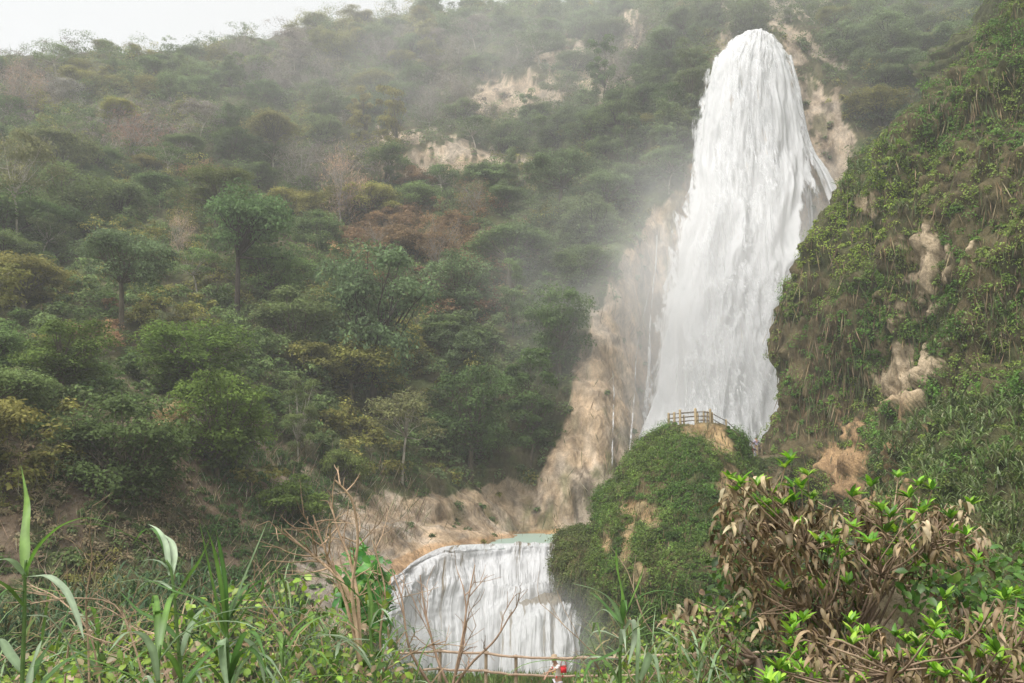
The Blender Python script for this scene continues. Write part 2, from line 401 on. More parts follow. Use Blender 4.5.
# ================================================================== RIGHT CLIFF (near rock wall)
EDGE = [(-200,1250,76),(-90,1110,79),(0,1016,82),(50,966,84),(110,905,86),(185,843,88),(240,817,90),(300,799,91),(350,790,92),(400,790,92),(450,780,91),(500,780,89),(560,775,86),(650,780,82),(900,790,76)]
def crow(py, e, Y):
    lo = np.clip((py - 380) / 180., 0, 1)
    pts = [(e + 130, Y + 52), (e + 45, Y + 26), (e + 8, Y + 9), (e, Y + 2), (e + 22, Y - 4)]
    fr = [(55, -9 - 4 * lo), (110, -15 - 16 * lo), (180, -23 - 24 * lo), (260, -31 - 27 * lo), (380, -40 - 26 * lo), (640, -52 - 20 * lo)]
    pts += [(e + a, max(Y + b, 12)) for a, b in fr]
    return [PT(x, py if q > 2 else py + 0, y) for q, (x, y) in enumerate(pts)]
cc = np.array([crow(*r) for r in EDGE])
cc = np.concatenate([np.array([[p + np.array([0, 70, 6]) for p in cc[0]]]), cc])
CR, CN = 340, 340
cl = grid_up(cc, CR, CN); cn = grid_norm(cl)
cx_, cy_, _ = PROJ(cl)
def orient(G, N):
    s = np.sign((-(G) * N).sum(-1).mean()); return N * s
cn = orient(cl, cn)
s1 = fbm(cl * np.array([.09, .09, .06]), 31, 4) - .5
s2 = fbm(cl * np.array([.5, .5, .10]), 33, 4) - .5
s3 = fbm(cl * np.array([.7, .7, .8]), 35, 4) - .5
nearf = np.clip(cl[..., 1] / 60., .25, 1.)
cl = cl + cn * ((s1 * 9 + s2 * 6.5 + s3 * 2.2) * nearf)[..., None]
cn = orient(cl, grid_norm(cl)); cx_, cy_, _ = PROJ(cl)
s4 = fbm(cl * 1.6, 37, 3) - .5
def mc(s, k=1.): return sstep(-.08, .12, s * k * .9 + s1 * 1.6 + s3 * 2.2 + s4 * 1.8)
cbare = np.zeros(cx_.shape)
for (a, b, c, d) in [(922, 255, 20, 20), (922, 300, 18, 18), (898, 375, 22, 32), (850, 462, 28, 30), (868, 205, 10, 14)]:
    cbare = np.maximum(cbare, mc(ell(cx_, cy_, a, b, c, d), .9))
cbrown = mc(inpoly(cx_, cy_, [(775, 330), (800, 280), (850, 300), (860, 440), (800, 470), (762, 460)], 24) + s3, .8)
cbrown = np.maximum(cbrown, mc(inpoly(cx_, cy_, [(900, 130), (1060, 120), (1060, 300), (960, 330), (880, 260)], 34), .35) * .7)
ccol = lerp(np.array([.07, .075, .03]), np.array([.115, .092, .048]), np.clip(cbrown + sstep(0, .15, s2) * .3, 0, 1))
ccol = lerp(ccol, lerp(np.array([.36, .235, .125]), np.array([.43, .34, .23]), sstep(420, 380, cy_)), cbare)
o = link('cliff', mesh_from('cliff', cl.reshape(-1, 3), grid_quads(CR, CN), ccol.reshape(-1, 3), True), M_rock)
tag(o, 'overgrown rock wall rising on the right', kind='structure')

# ================================================================== MOUND under the lookout
def ring_stack(rows, nu, nv):
    C = []
    for (py, Lx, Rx, Yc, b) in rows:
        a0, a1 = PT(Lx, py, Yc), PT(Rx, py, Yc); c = (a0 + a1) / 2; hw = (a1[0] - a0[0]) / 2
        th = np.linspace(0, 2 * np.pi, nu, endpoint=False)
        C.append(np.stack([c[0] + hw * np.cos(th), c[1] + b * np.sin(th), np.full(nu, c[2])], -1))
    G = cubic_up(np.array(C), nv)
    return G
def ring_mesh(rows, nu, nv, seed, amp):
    G = ring_stack(rows, nu, nv)
    Gw = np.concatenate([G[:, -1:], G, G[:, :1]], 1); N = grid_norm(Gw)[:, 1:-1]
    c = G.mean(1, keepdims=True)
    N = N * np.sign(((G - c) * N).sum(-1).mean())
    a = (fbm(G * .13, seed, 4) - .5) * 3.2 + (fbm(G * np.array([.5, .5, .3]), seed + 4, 4) - .5) * 1.6
    G = G + N * (a * amp * sstep(0, .12, np.linspace(0, 1, nv))[:, None])[..., None]
    Gw = np.concatenate([G[:, -1:], G, G[:, :1]], 1); N2 = grid_norm(Gw)[:, 1:-1]; N2 = N2 * np.sign((N2 * N).sum(-1).mean())
    return G, N2
mrows = [(426, 702, 704, 80, .1), (425.5, 690, 712, 80, 1.6), (426, 672, 716, 80, 3.2), (432, 652, 719, 79.5, 5), (445, 637, 731, 79, 7.5), (470, 621, 742, 78, 9.5), (500, 603, 757, 76.5, 11.5), (530, 592, 772, 75, 13.5), (560, 585, 792, 73.5, 15), (600, 588, 830, 72.5, 15.5), (650, 594, 845, 71.5, 15.5), (760, 596, 870, 71, 16)]
mg, mn = ring_mesh(mrows, 300, 260, 51, 1.5)
# flatten the top platform
ztop = PT(690, 425.5, 80)[2]
mg[..., 2] = np.minimum(mg[..., 2], ztop)
srows = [(532, 596, 604, 77, .4), (533, 574, 610, 77, 2.4), (538, 561, 616, 76.5, 4), (550, 556, 620, 76, 5), (575, 556, 624, 75.7, 5.5), (600, 571, 628, 75.4, 5), (640, 592, 640, 75, 5), (760, 600, 650, 75, 5)]
sg, sn = ring_mesh(srows, 220, 180, 61, .55)
def mcol(G, dark=0):
    px, py, _ = PROJ(G); a = fbm(G * np.array([.3, .3, .2]), 71, 4) - .5; b = fbm(G * .9, 73, 3) - .5
    base = lerp(np.array([.07, .08, .03]), np.array([.13, .10, .05]), sstep(-.1, .2, a))
    bare = np.zeros(px.shape)
    for (cx, cy, rx, ry, ro) in [(700, 430, 26, 6, 0), (718, 440, 18, 12, 30), (727, 492, 14, 30, 8), (628, 540, 8, 26, 12), (640, 510, 22, 9, 10), (607, 545, 5, 18, 5), (652, 522, 14, 8, 0), (640, 575, 7, 14, 0)]:
        bare = np.maximum(bare, sstep(-.1, .25, ell(px, py, cx, cy, rx, ry, ro) + a * 1.1 + b * .8))
    return lerp(base, lerp(np.array([.36, .25, .13]), np.array([.25, .20, .11]), sstep(-.1, .2, b)), bare), bare, px, py
mc_, mbare, mpx, mpy = mcol(mg)
sc_, sbare, spx, spy = mcol(sg)
sc_ = lerp(sc_ * .75, np.array([.26, .20, .11]), sstep(.0, .2, fbm(sg * np.array([.4, .4, .3]), 77, 3) - .5) * .6)
sc_ = lerp(sc_, np.array([.45, .33, .19]), sstep(-.1, .3, ell(spx, spy, 575, 560, 12, 10) + fbm(sg * .8, 79, 3) - .5) * .7)
V = np.concatenate([mg.reshape(-1, 3), sg.reshape(-1, 3)]); Q = np.concatenate([grid_quads(260, 300, True), grid_quads(180, 220, True) + 260 * 300])
o = link('rock_mound', mesh_from('rock_mound', V, Q, np.concatenate([mc_.reshape(-1, 3), sc_.reshape(-1, 3)]), True), M_rock)
tag(o, 'creeper covered knoll carrying the lookout', kind='structure')

# ================================================================== GROUND
def ground_z(x, y):
    z = np.interp(y, [-1500, -5, 2, 5, 12, 25, 33, 38.5, 41, 44, 54, 75, 2000], [-1.8, -1.7, -1.7, -2.1, -3.25, -6.2, -8.15, -8.3, -8.6, -10.6, -15.5, -16, -16])
    z = z + .9 * sstep(3, 9, x) * sstep(14, 6, y) + 2.5 * sstep(8, 20, x) * sstep(45, 25, y)
    return z
gx = np.concatenate([[-1500, -700, -300, -150], np.linspace(-90, 90, 241), [150, 300, 700, 1500]])
gy = np.concatenate([[-1500, -600, -200, -60], np.linspace(-20, 90, 221), [130, 200, 500, 1500]])
GX, GY = np.meshgrid(gx, gy); GZ = ground_z(GX, GY)
G0 = np.stack([GX, GY, GZ], -1)
path = sstep(33.2, 34, GY) * sstep(38.6, 38, GY)
G0[..., 2] += (fbm(G0 * np.array([.35, .35, .1]), 81, 4) - .5) * .6 * (1 - path) * (np.abs(GX) < 91)
gc = lerp(np.array([.10, .085, .045]), np.array([.07, .09, .03]), sstep(-.1, .1, fbm(G0 * .5, 83, 3) - .5))
gc = lerp(gc, np.array([.46, .35, .23]), path * sstep(-14, -8, GX) * sstep(12, 8, GX))
o = link('ground', mesh_from('ground', G0.reshape(-1, 3), grid_quads(len(gy), len(gx)), gc.reshape(-1, 3), True), M_ground)
tag(o, 'earth slope falling from the viewpoint to the river with a sandy footpath', kind='structure')

# pool
zp = -6.05
pl = [PT(0, 0, 1)[:2]]
xs = np.linspace(-5.6, 55, 70); ys = np.linspace(0, 1, 50)
def liny(x):  # lip line, slightly behind the cascade lip
    return np.interp(x, [-14, -9, -7, -4, 0, 4, 60], [64, 67, 73, 79, 83, 86, 86])
XX = np.broadcast_to(xs, (50, 70)); YY = liny(xs)[None] + (118 - liny(xs))[None] * ys[:, None]
P = np.stack([XX, YY, np.full(XX.shape, zp)], -1)
o = link('water', mesh_from('water', P.reshape(-1, 3), grid_quads(50, 70), None, True), M_water)
tag(o, 'jade green plunge pool above the lower cascade', kind='structure')

# ================================================================== WATERFALLS
def sheet(rows, nr, nc, bulge, rel=None, seed=91, amp=1., pw=2.2):
    C = []
    for (py, L, Rr, Y) in rows:
        u = np.linspace(0, 1, 9); x = L + (Rr - L) * u
        C.append(PT(x, py + (9 * np.abs(2 * u - 1) ** 2.2 * float(1 - sstep(30, 75, py)) if nr > 200 else 0), Y - bulge * (1 - np.abs(2 * u - 1) ** pw)))
    G = grid_up(np.array(C), nr, nc); N = orient(G, grid_norm(G))
    uu = np.broadcast_to(np.linspace(0, 1, nc)[None], (nr, nc)) * abs(rows[-1][2] - rows[-1][1]) / 150.; vv = np.broadcast_to(np.linspace(0, 1, nr)[:, None], (nr, nc)); zz = 0 * uu
    a = (fbm(np.stack([uu * 12, vv * 14, zz], -1), seed, 5) - .5) * 1.9 + (fbm(np.stack([uu * 40, vv * 30, zz], -1), seed + 5, 3) - .5) * .5
    if nr > 200:
        lobe = np.abs(fbm(np.stack([uu * 5, vv * 7 - uu * 0, zz], -1), seed + 9, 3) - .5); a = a * .7 + (.25 - lobe) * 9 * sstep(.25, .6, vv)
    G = G + N * (a * amp * sstep(0, .06, vv))[..., None]
    u = np.linspace(0, 1, nc)[None]; v = np.linspace(0, 1, nr)[:, None]
    e = np.minimum(u, 1 - u) * 2 * np.ones_like(v)
    return G, e
def sheet_obj(name, G, e, mat, wet=None, parent=None):
    nr, nc = G.shape[:2]; wet = np.zeros((nr, nc)) if wet is None else wet
    wm = np.linalg.norm(np.diff(G[nr // 2], axis=0), axis=-1).sum(); hm = np.linalg.norm(np.diff(G[:, nc // 2], axis=0), axis=-1).sum()
    su = np.broadcast_to(np.linspace(0, min(wm, 45), nc)[None], (nr, nc)); sv = np.broadcast_to(np.linspace(0, min(hm, 110), nr)[:, None], (nr, nc))
    me = mesh_from(name, G.reshape(-1, 3), grid_quads(nr, nc), None, True, {'edge': e.ravel(), 'wet': wet.ravel(), 'su': su.ravel(), 'sv': sv.ravel()})
    return link(name, me, mat, parent)
fall_rows = [(29,744,770,153),(31,737,776,152),(37,726,784,150.5),(60,707,794,148),(100,697,804,146),(150,690,811,144),(200,686,813,140.5),(250,673,815,137),(300,664,812,133),(350,656,806,129),(400,648,802,125),(450,641,800,121),(560,634,800,116)]
wf = empty('waterfall', PT(735, 560, 133)); 
tag(wf, 'tall white waterfall plunging down the tan cliff behind the lookout', 'waterfall')
bpy.context.view_layer.update()
def reparent(o, p):
    o.parent = p; o.location = o.location - p.location if p.type == 'EMPTY' else o.location; return o
G, e = sheet(fall_rows, 260, 200, 5.5)
e = np.clip(e * 1.9, 0, 1.3) * (.3 + .7 * sstep(0, .04, np.linspace(0, 1, 260))[:, None])
px_, py_, _ = PROJ(G)
e -= .9 * sstep(.0, .6, ell(px_, py_, 808, 230, 14, 60)) * .6
reparent(sheet_obj('main_curtain', G, e, M_fall), wf)
G, e = sheet([(a, b + 6 + (a > 90) * 4, c - 4 - (a > 90) * 12, d - 2.2) for a, b, c, d in fall_rows], 220, 170, 5.5, seed=191, amp=1.3)
e = np.clip(e * 1.6, 0, .75)
reparent(sheet_obj('foam_streaks', G, e, M_wisp), wf)
def hill_hit(px, py):
    d = (ux - px)**2 + (uy - py)**2 + 1e6 * ((-hill * nrm).sum(-1) <= 0)
    k = int(np.argmin(d)); return hill.reshape(-1, 3)[k], nrm.reshape(-1, 3)[k]
def stream(pts, w, mat=M_wisp, ev=.9, fwd=.8):
    rows = []
    for i, (x, y) in enumerate(pts):
        Y = hill_hit(x, y)[0][1] - fwd
        rows.append((y, x - w[i] / 2, x + w[i] / 2, Y))
    G, e = sheet(rows, 80, 14, .5, seed=int(pts[0][0]), amp=.12)
    return reparent(sheet_obj('side_stream', G, np.clip(e * 2, 0, ev), mat), wf)
stream([(786,75),(794,110),(802,135),(806,160),(808,190),(812,240)], [8,10,9,8,10,12])
stream([(790,55),(798,90),(803,120),(810,150),(822,170),(834,196),(840,215)], [3,5,5,9,13,15,14], M_fall, .5, 2.5)
stream([(799,95),(806,130),(812,150),(826,176),(836,200)], [3,3,5,5,5], M_fall, .6, 3.)
stream([(657,235),(656,262),(653,290),(650,330),(649,370),(645,410),(640,450),(636,490)], [1.5,2.5,2,3.5,5,7,9,10], M_wisp, .95, .7)
stream([(650,288),(643,318),(637,350),(634,400),(630,450)], [1,1.6,1.2,2,2.6], M_wisp, .9, .6)
stream([(612,360),(614,392),(613,430),(612,470)], [.8,1.6,1.8,2.4], M_wisp, .85, .6)
stream([(735,-5),(738,8),(736,20),(740,32)], [5,7,8,12], M_wisp, 1.)

# lower cascade (two tiers)
def casc(name, cols, nr, nc, seed, amp, parent):
    C = np.array([[PT(px, *r) for r in rows] for px, rows in cols]).swapaxes(0, 1)
    C[0] = C[1] + np.array([.0, 4.5, .02])
    G = grid_up(C, nr, nc); N = orient(G, grid_norm(G))
    uu = np.broadcast_to(np.linspace(0, 1, nc)[None], (nr, nc)); vv = np.broadcast_to(np.linspace(0, 1, nr)[:, None], (nr, nc)); zz = 0 * uu
    a = (fbm(np.stack([uu * 5, vv * 7, zz], -1), seed + 20, 4) - .5) * 1.7 + (fbm(np.stack([uu * 18, vv * 5, zz], -1), seed, 4) - .5) * .9 + (fbm(np.stack([uu * 50, vv * 8, zz], -1), seed + 3, 3) - .5) * .35
    G = G + N * (a * amp * sstep(0, .15, np.linspace(0, 1, nr))[:, None])[..., None]
    px, py, _ = PROJ(G)
    w = fbm(np.stack([uu * 34, vv * 1.6, zz], -1), seed + 7, 4)
    return G, px, py, w
wc = empty('cascade', PT(480, 600, 70)); tag(wc, 'low wide cascade fanning over a rock ledge below the green pool', 'waterfall')
G, px, py, w = casc('c', [
 (384, [(590,62),(592,60.8),(597,60.3),(615,59.4),(645,58.6),(710,58)]),
 (396, [(574,65),(577,64.2),(584,63.5),(606,61.8),(640,60.6),(710,59.5)]),
 (412, [(562,68.6),(564,68),(571,67.2),(596,65),(634,62.6),(710,60.5)]),
 (440, [(549,75),(551,74.3),(558,73),(590,69),(630,66),(710,62)]),
 (475, [(545.5,80.5),(548,80),(554,78.5),(588,72.5),(628,69),(710,64)]),
 (512, [(544.5,84),(547,83.2),(552,81.5),(584,75),(606,72.4),(710,68)]),
 (548, [(544,86),(546.5,85.2),(551,84),(578,78.5),(600,75.5),(710,71)]),
 (566, [(544,87),(546.5,86.4),(550,85),(574,80),(598,77),(710,73)])], 200, 260, 301, .8, wc)
e = np.ones(px.shape); u = np.linspace(0, 1, 260)[None]; e = e * np.clip(u * 30 + .1, 0, 1)
wet = .30 * sstep(572, 545, py) + .30 * sstep(.3, -.0, ell(px, py, 470, 600, 90, 60)) * 0 + .25 * sstep(-.2, .5, ell(px, py, 420, 600, 14, 26)) + .15 * sstep(-.3, .5, ell(px, py, 462, 580, 22, 30))
reparent(sheet_obj('upper_tier', G, e, M_casc, wet - .16 + (w - .5) * 3.0), wc)
G, px, py, w = casc('c', [
 (500, [(613,73),(616,71.5),(622,70),(636,68.4),(662,66.5),(710,65)]),
 (522, [(601,73.5),(604,72),(609,70.4),(626,69),(660,67),(710,65.5)]),
 (545, [(592,76),(599,72.6),(603,71),(622,69.6),(660,67.6),(710,66)]),
 (566, [(590,77),(599,73.2),(603,71.6),(622,70.3),(660,68.6),(710,67)]),
 (580, [(592,77),(600,74),(605,72.5),(624,71.6),(660,70.2),(710,69)])], 130, 140, 331, .7, wc)
e = np.clip(np.linspace(0, 1, 140)[None] * 4 + .2, 0, 1) * np.ones(px.shape); e = np.minimum(e, np.clip((1 - np.linspace(0, 1, 140)[None]) * 12 + .3, 0, 1))
wet = 1.3 * sstep(607, 600, py) + .16
reparent(sheet_obj('lower_tier', G, e, M_casc, wet + .0 + (w - .5) * 3.8), wc)
# wet rock under the cascade, part of the terrain
for nm, cols in (('cascade_rock', [
 (374, [(600,64),(590,60),(600,60),(700,58)]), (396, [(585,68),(582,64),(600,63),(700,60)]), (440, [(560,77),(560,74),(600,69.5),(700,64)]),
 (500, [(552,85),(552,82),(600,73.5),(700,68)]), (560, [(550,88),(550,84.5),(606,76.5),(700,72)]), (600, [(550,90),(550,86),(606,79),(700,75)])]),):
    C = np.array([[PT(px, py + 4, Y + 2.2) for py, Y in rows] for px, rows in cols]).swapaxes(0, 1)
    G = grid_up(C, 100, 140); G = G + orient(G, grid_norm(G)) * ((fbm(G * .6, 341, 4) - .5) * 1.0)[..., None]
    q = lerp(np.array([.36, .25, .15]), np.array([.22, .18, .13]), fbm(G * .8, 345, 3))
    tag(link(nm, mesh_from(nm, G.reshape(-1, 3), grid_quads(100, 140), q.reshape(-1, 3), True), M_rock), 'wet brown rock under the cascade', kind='structure')

# ================================================================== GROUND COVER on slopes (nobody could count it)
class Leaves:
    def __init__(s): s.b = MB()
    def add(s, *a, **k): s.b.add(*leafcards(*a, **k))
def jit(n, c, v=.25, hv=.12):
    c = np.asarray(c, float); c = np.broadcast_to(c, (n, 3))
    return c * (1 + (rng.random((n, 1)) - .5) * 2 * v) * (1 + (rng.random((n, 3)) - .5) * 2 * hv)
def pickcol(n, pal, w=None):
    pal = np.asarray(pal, float); k = rng.choice(len(pal), n, p=w); return pal[k]
def clumps(b, C, Nn, rad, per, col, leaf=(.35, .22), flat=.7, up=.5):
    """leaf-covered bushlets: hemispherical shells of leaves"""
    n = len(C); k = np.repeat(np.arange(n), per); m = len(k)
    d = rdir(m); d = unit(d + Nn[k] * .7 + np.array([0, 0, .35]))
    r = rad[k] * (.45 + .6 * rng.random(m) ** .7)
    P = C[k] + d * r[:, None] * np.array([1, 1, flat])
    nn = unit(d * .6 + rdir(m) * .55 + np.array([0, 0, up])); dd = unit(np.cross(nn, rdir(m)) + np.array([0, 0, -.25]))
    L = leaf[0] * (.7 + .6 * rng.random(m)); Wd = leaf[1] * (.7 + .6 * rng.random(m))
    c = jit(m, col[k], .22, .08)
    b.add(*leafcards(P, dd, nn, L, Wd, c))

# creepers on the mound
b = MB()
for G, N, bare, nC, k in ((mg, mn, mbare, 5200, 1.), (sg, sn, sbare, 1500, .8)):
    Gc = np.concatenate([G, G[:, :1]], 1); Nc = np.concatenate([N, N[:, :1]], 1); bc = np.concatenate([bare, bare[:, :1]], 1)
    px, py, _ = PROJ(Gc)
    wt = (1 - sstep(.25, .6, bc)) * np.where((py < 431) & (px > 672), .05, 1.) + .01
    if k < 1: wt = wt * (sstep(.35, .6, fbm(Gc * .35, 88, 3)) + .12)
    P, Nn = sample(Gc, Nc, wt, nC)
    hue = fbm(P * .35, 93, 3)[:, None]
    col = np.array([.085, .165, .028]) * (1 - sstep(.4, .62, hue)) + np.array([.135, .20, .04]) * sstep(.4, .62, hue)
    if k < 1: col = col * .6 + np.array([.10, .09, .04]) * .5
    clumps(b, P, Nn, .2 + 1.0 * rng.random(nC) ** 3, 62, col * (.6 + .8 * rng.random((nC, 1))), (.15, .085), .8, .5)
    # hanging dry strands
    P, Nn = sample(Gc, Nc, 1 + 0 * bc, int(9000 * k))
    b.add(*leafcards(P + Nn * .25, unit(np.array([0, 0, -1.]) + rdir(len(P)) * .3 + Nn * .2), Nn, .5 + .8 * rng.random(len(P)), .07, jit(len(P), pickcol(len(P), [[.2, .16, .08], [.10, .12, .04]]), .3)))
tag(b.build('creepers', M_leaf_mid), 'green creepers and low shrubs matting the knoll', kind='stuff')

# right cliff cover
b = MB()
px, py, _ = PROJ(cl)
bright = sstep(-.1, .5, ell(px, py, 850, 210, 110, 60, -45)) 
wt = (1 - sstep(.3, .7, cbare)) * (1 - .5 * sstep(.3, .8, cbrown)) * (sstep(.36, .55, fbm(cl * .22, 95, 3)) * .7 + .4)
P, Nn, zb, br = sample(cl, cn, wt, 15000, (cbrown, bright))
hp_ = fbm(P * .16, 97, 3)[:, None]; h2 = fbm(P * .5, 98, 3)[:, None]
col = np.array([.075, .155, .022]) * (1 - sstep(.42, .6, hp_)) + np.array([.14, .19, .035]) * sstep(.42, .6, hp_)
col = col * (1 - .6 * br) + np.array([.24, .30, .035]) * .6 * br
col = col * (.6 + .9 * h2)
nf = np.clip(P[:, 1] / 75., .4, 1.)
big = fbm(P * .3, 99, 2) > .56
rad = (.25 + .6 * rng.random(len(P)) ** 2 + .75 * big * rng.random(len(P))) * nf
kk = np.argsort(P[:, 1]); near = P[:, 1] < 50
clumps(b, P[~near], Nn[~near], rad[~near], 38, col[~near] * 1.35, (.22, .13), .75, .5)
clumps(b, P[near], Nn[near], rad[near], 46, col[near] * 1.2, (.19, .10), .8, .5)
# the same cover carried on past the frame's right side
off = ((-cl * cn).sum(-1) > 0) & (px > W + 60) & (px < W + 900) & (py > -300) & (py < 1100) & (cl[..., 1] > 3)
P, Nn = sample(cl, cn, 1. / np.clip(cl[..., 1] / 40., .3, 2.), 3000, vis=off)
nf = np.clip(P[:, 1] / 75., .3, 1.); hz_ = fbm(P * .2, 96, 3)[:, None]
clumps(b, P, Nn, (.5 + .8 * rng.random(len(P))) * nf, 44, np.array([.09, .17, .03]) * (.6 + .9 * hz_), (.2, .12), .8, .5)
# hanging strands, dead vines, dry grass
wt = (.3 + sstep(.45, .6, fbm(cl * np.array([.3, .3, .1]), 101, 3))) * (1 - .8 * cbare)
n = 42000
P, Nn, zb = sample(cl, cn, wt, n, (cbrown,))
c = pickcol(n, [[.21, .15, .08], [.12, .095, .045], [.30, .23, .13], [.08, .12, .03], [.12, .15, .06]], [.3, .25, .15, .2, .1])
nf = np.clip(P[:, 1] / 75., .35, 1.)
b.add(*leafcards(P + Nn * .2, unit(np.array([0, 0, -1.]) + rdir(n) * .28 + Nn * .25), unit(Nn + rdir(n) * .4), (.4 + 2.8 * rng.random(n) ** 2) * nf, .08 * nf, jit(n, c, .3)))
tag(b.build('cliff_creepers', M_leaf_mid), 'green creepers, dead vines and dry grass hanging on the right rock wall', kind='stuff')
# silvery cane leaves on the lower right slope
b = MB()
wt = sstep(.0, .25, inpoly(px, py, [(930, 390), (1060, 400), (1100, 700), (900, 640), (870, 540), (860, 480), (880, 440)], 40)) + .25 * sstep(0, .3, ell(px, py, 960, 320, 70, 40)) + .3 * sstep(0, .3, ell(px, py, 880, 180, 50, 40))
P, Nn = sample(cl, cn, wt + 1e-6, 2600)
n = len(P) * 7; k = np.repeat(np.arange(len(P)), 7); nf = np.clip(P[k, 1] / 60., .3, 1.)
D = unit(Nn[k] * .35 + np.array([0, 0, 1.]) + rdir(n) * .75)
b.add(*longleaf(P[k] + rdir(n) * .3 * nf[:, None], D, (.9 + .9 * rng.random(n)) * nf, .13 * nf, jit(n, pickcol(n, [[.14, .20, .055], [.22, .27, .12], [.09, .14, .03], [.28, .31, .16]], [.4, .2, .3, .1]), .25), 1.8, 3))
tag(b.build('cane_cover', M_leaf_mid), 'silvery green wild cane covering the lower right slope', kind='stuff')

# undergrowth on the hillside
b = MB()
hs = {'r': rock}
reg = sstep(0, .3, -cliffL) * .9 + .12
wt = (1 - .93 * sstep(.25, .7, rock) * (1 - .6 * left)) * (uy > -60) * (1 + 1.6 * sstep(420, 470, uy) * (ux < 330))
wt = wt / np.clip(ud / 60., .6, 5) ** 1.1
P, Nn, zr = sample(hill, nrm, wt, 13000, (rock,))
px, py, pd = PROJ(P)
def forest_color(P, px, py, n):
    """own colour of the leaves: kinds of shrubs and trees in drifts over the slope"""
    a = fbm(P * np.array([.05, .05, .08]), 111, 3); c_ = fbm(P * .16, 113, 2); r = rng.random(n)
    g = np.array([.10, .138, .05]); yel = np.array([.16, .155, .045]); rust = np.array([.17, .11, .06]); purp = np.array([.15, .132, .115]); dk = np.array([.07, .105, .034]); bl = np.array([.105, .14, .06])
    col = np.where((c_ > .59)[:, None], yel, g); col = np.where((c_ < .42)[:, None], dk, col)
    col = np.where(((px > 430) & (r < .6))[:, None], bl, col)
    rz = np.maximum.reduce([ell(px, py, 395, 240, 90, 60), ell(px, py, 460, 270, 70, 70), ell(px, py, 200, 190, 60, 30) - .3, ell(px, py, 100, 340, 60, 40) - .4])
    pz = np.maximum.reduce([ell(px, py, 130, 140, 70, 30), ell(px, py, 340, 180, 50, 40), ell(px, py, 290, 70, 80, 40) - .2, ell(px, py, 450, 80, 90, 60) - .2, ell(px, py, 20, 90, 60, 40), ell(px, py, 620, 60, 50, 60) - .3])
    col = np.where((rz + (r - .5) * .9 > .32)[:, None], rust * (.75 + .5 * rng.random((n, 1))), col)
    col = np.where(((rz + (r - .5) * .9 <= .32) & (pz + (rng.random(n) - .5) * 1. > .25))[:, None], purp, col)
    return col
col = forest_color(P, px, py, len(P))
lowdry = (py > 400) & (py < 560) & (px < 240) & (rng.random(len(P)) < .6)
col = np.where(lowdry[:, None], np.array([.22, .18, .11]), col)
col = np.where(((py > 440) & (px > 200) & (px < 420))[:, None], np.array([.06, .105, .035]), col)
sc1 = np.clip(pd / 130., .45, 1.6)
rad = (.6 + 1.1 * rng.random(len(P))) * sc1
rad = np.where(zr[:, 0] > .5, rad * .5, rad)
q = pd < 95
clumps(b, P[~q], Nn[~q], rad[~q], 36, col[~q] * 1.55, (.40, .25), .75, .6)
clumps(b, P[q], Nn[q], rad[q], 60, col[q] * 1.5, (.22, .12), .8, .6)
tag(b.build('undergrowth', M_leaf_far), 'mixed undergrowth and shrubs covering the mountainside between the trees', kind='stuff')
# canopy of the countless smaller trees between the ones built singly
b = MB()
wt = (1 - .97 * sstep(.2, .5, rock)) * (1 - sstep(-1.5, -.8, cliffL) * (uy > 200)) * (uy > -40) / np.clip(ud / 60., .6, 5) ** 1.5 * (uy < 500)
P, Nn = sample(hill, nrm, wt, 3000); px, py, pd = PROJ(P)
col = forest_color(P, px, py, len(P)) * (.7 + .65 * rng.random((len(P), 1))); sc1 = np.clip(pd / 150., .5, 1.5)
rad = (1.2 + 1.7 * rng.random(len(P))) * sc1; ht = (.6 + 2.6 * rng.random(len(P))) * sc1
k = np.repeat(np.arange(len(P)), 4); sub = rdir(len(k)) * (rad[k] * .75)[:, None] * np.array([1, 1, .9]); sub[:, 2] = np.abs(sub[:, 2])
C4 = P[k] + sub + np.array([0, 0, 1.]) * (ht[k] * (.6 + .4 * rng.random(len(k))))[:, None]
clumps(b, C4, np.tile([0, 0, .6], (len(k), 1)), rad[k] * (.35 + .35 * rng.random(len(k))), 42, col[k] * 1.6 * (.75 + .5 * rng.random((len(k), 1))), (.34, .21), .8, .6)
tag(b.build('forest_canopy', M_leaf_far), 'small trees closing the forest canopy between the larger trees', kind='stuff')
b = MB()
# dry vertical stalks and lianas near the foot
wt = sstep(0, .4, inpoly(ux, uy, [(-40, 410), (230, 430), (420, 470), (430, 540), (330, 590), (-40, 620)], 40)) + .03 * sstep(0, .4, cliffL + .5) + .02
P, Nn = sample(hill, nrm, wt, 8000); n = len(P); px, py, pd = PROJ(P); nf = np.clip(pd / 90., .5, 1.3)
b.add(*leafcards(P + Nn * .5, unit(np.array([0, 0, -1.]) * np.where(rng.random((n, 1)) < .5, 1, -1) + rdir(n) * .75 + Nn * .15), unit(Nn + rdir(n) * .3), (.8 + 2.2 * rng.random(n)) * nf, .07 * nf, jit(n, pickcol(n, [[.28, .22, .14], [.18, .14, .09], [.10, .13, .05], [.36, .31, .22]]), .3)))
tag(b.build('dry_grass', M_leaf_far), 'dry grass and dead stalks on the foot of the mountainside', kind='stuff')

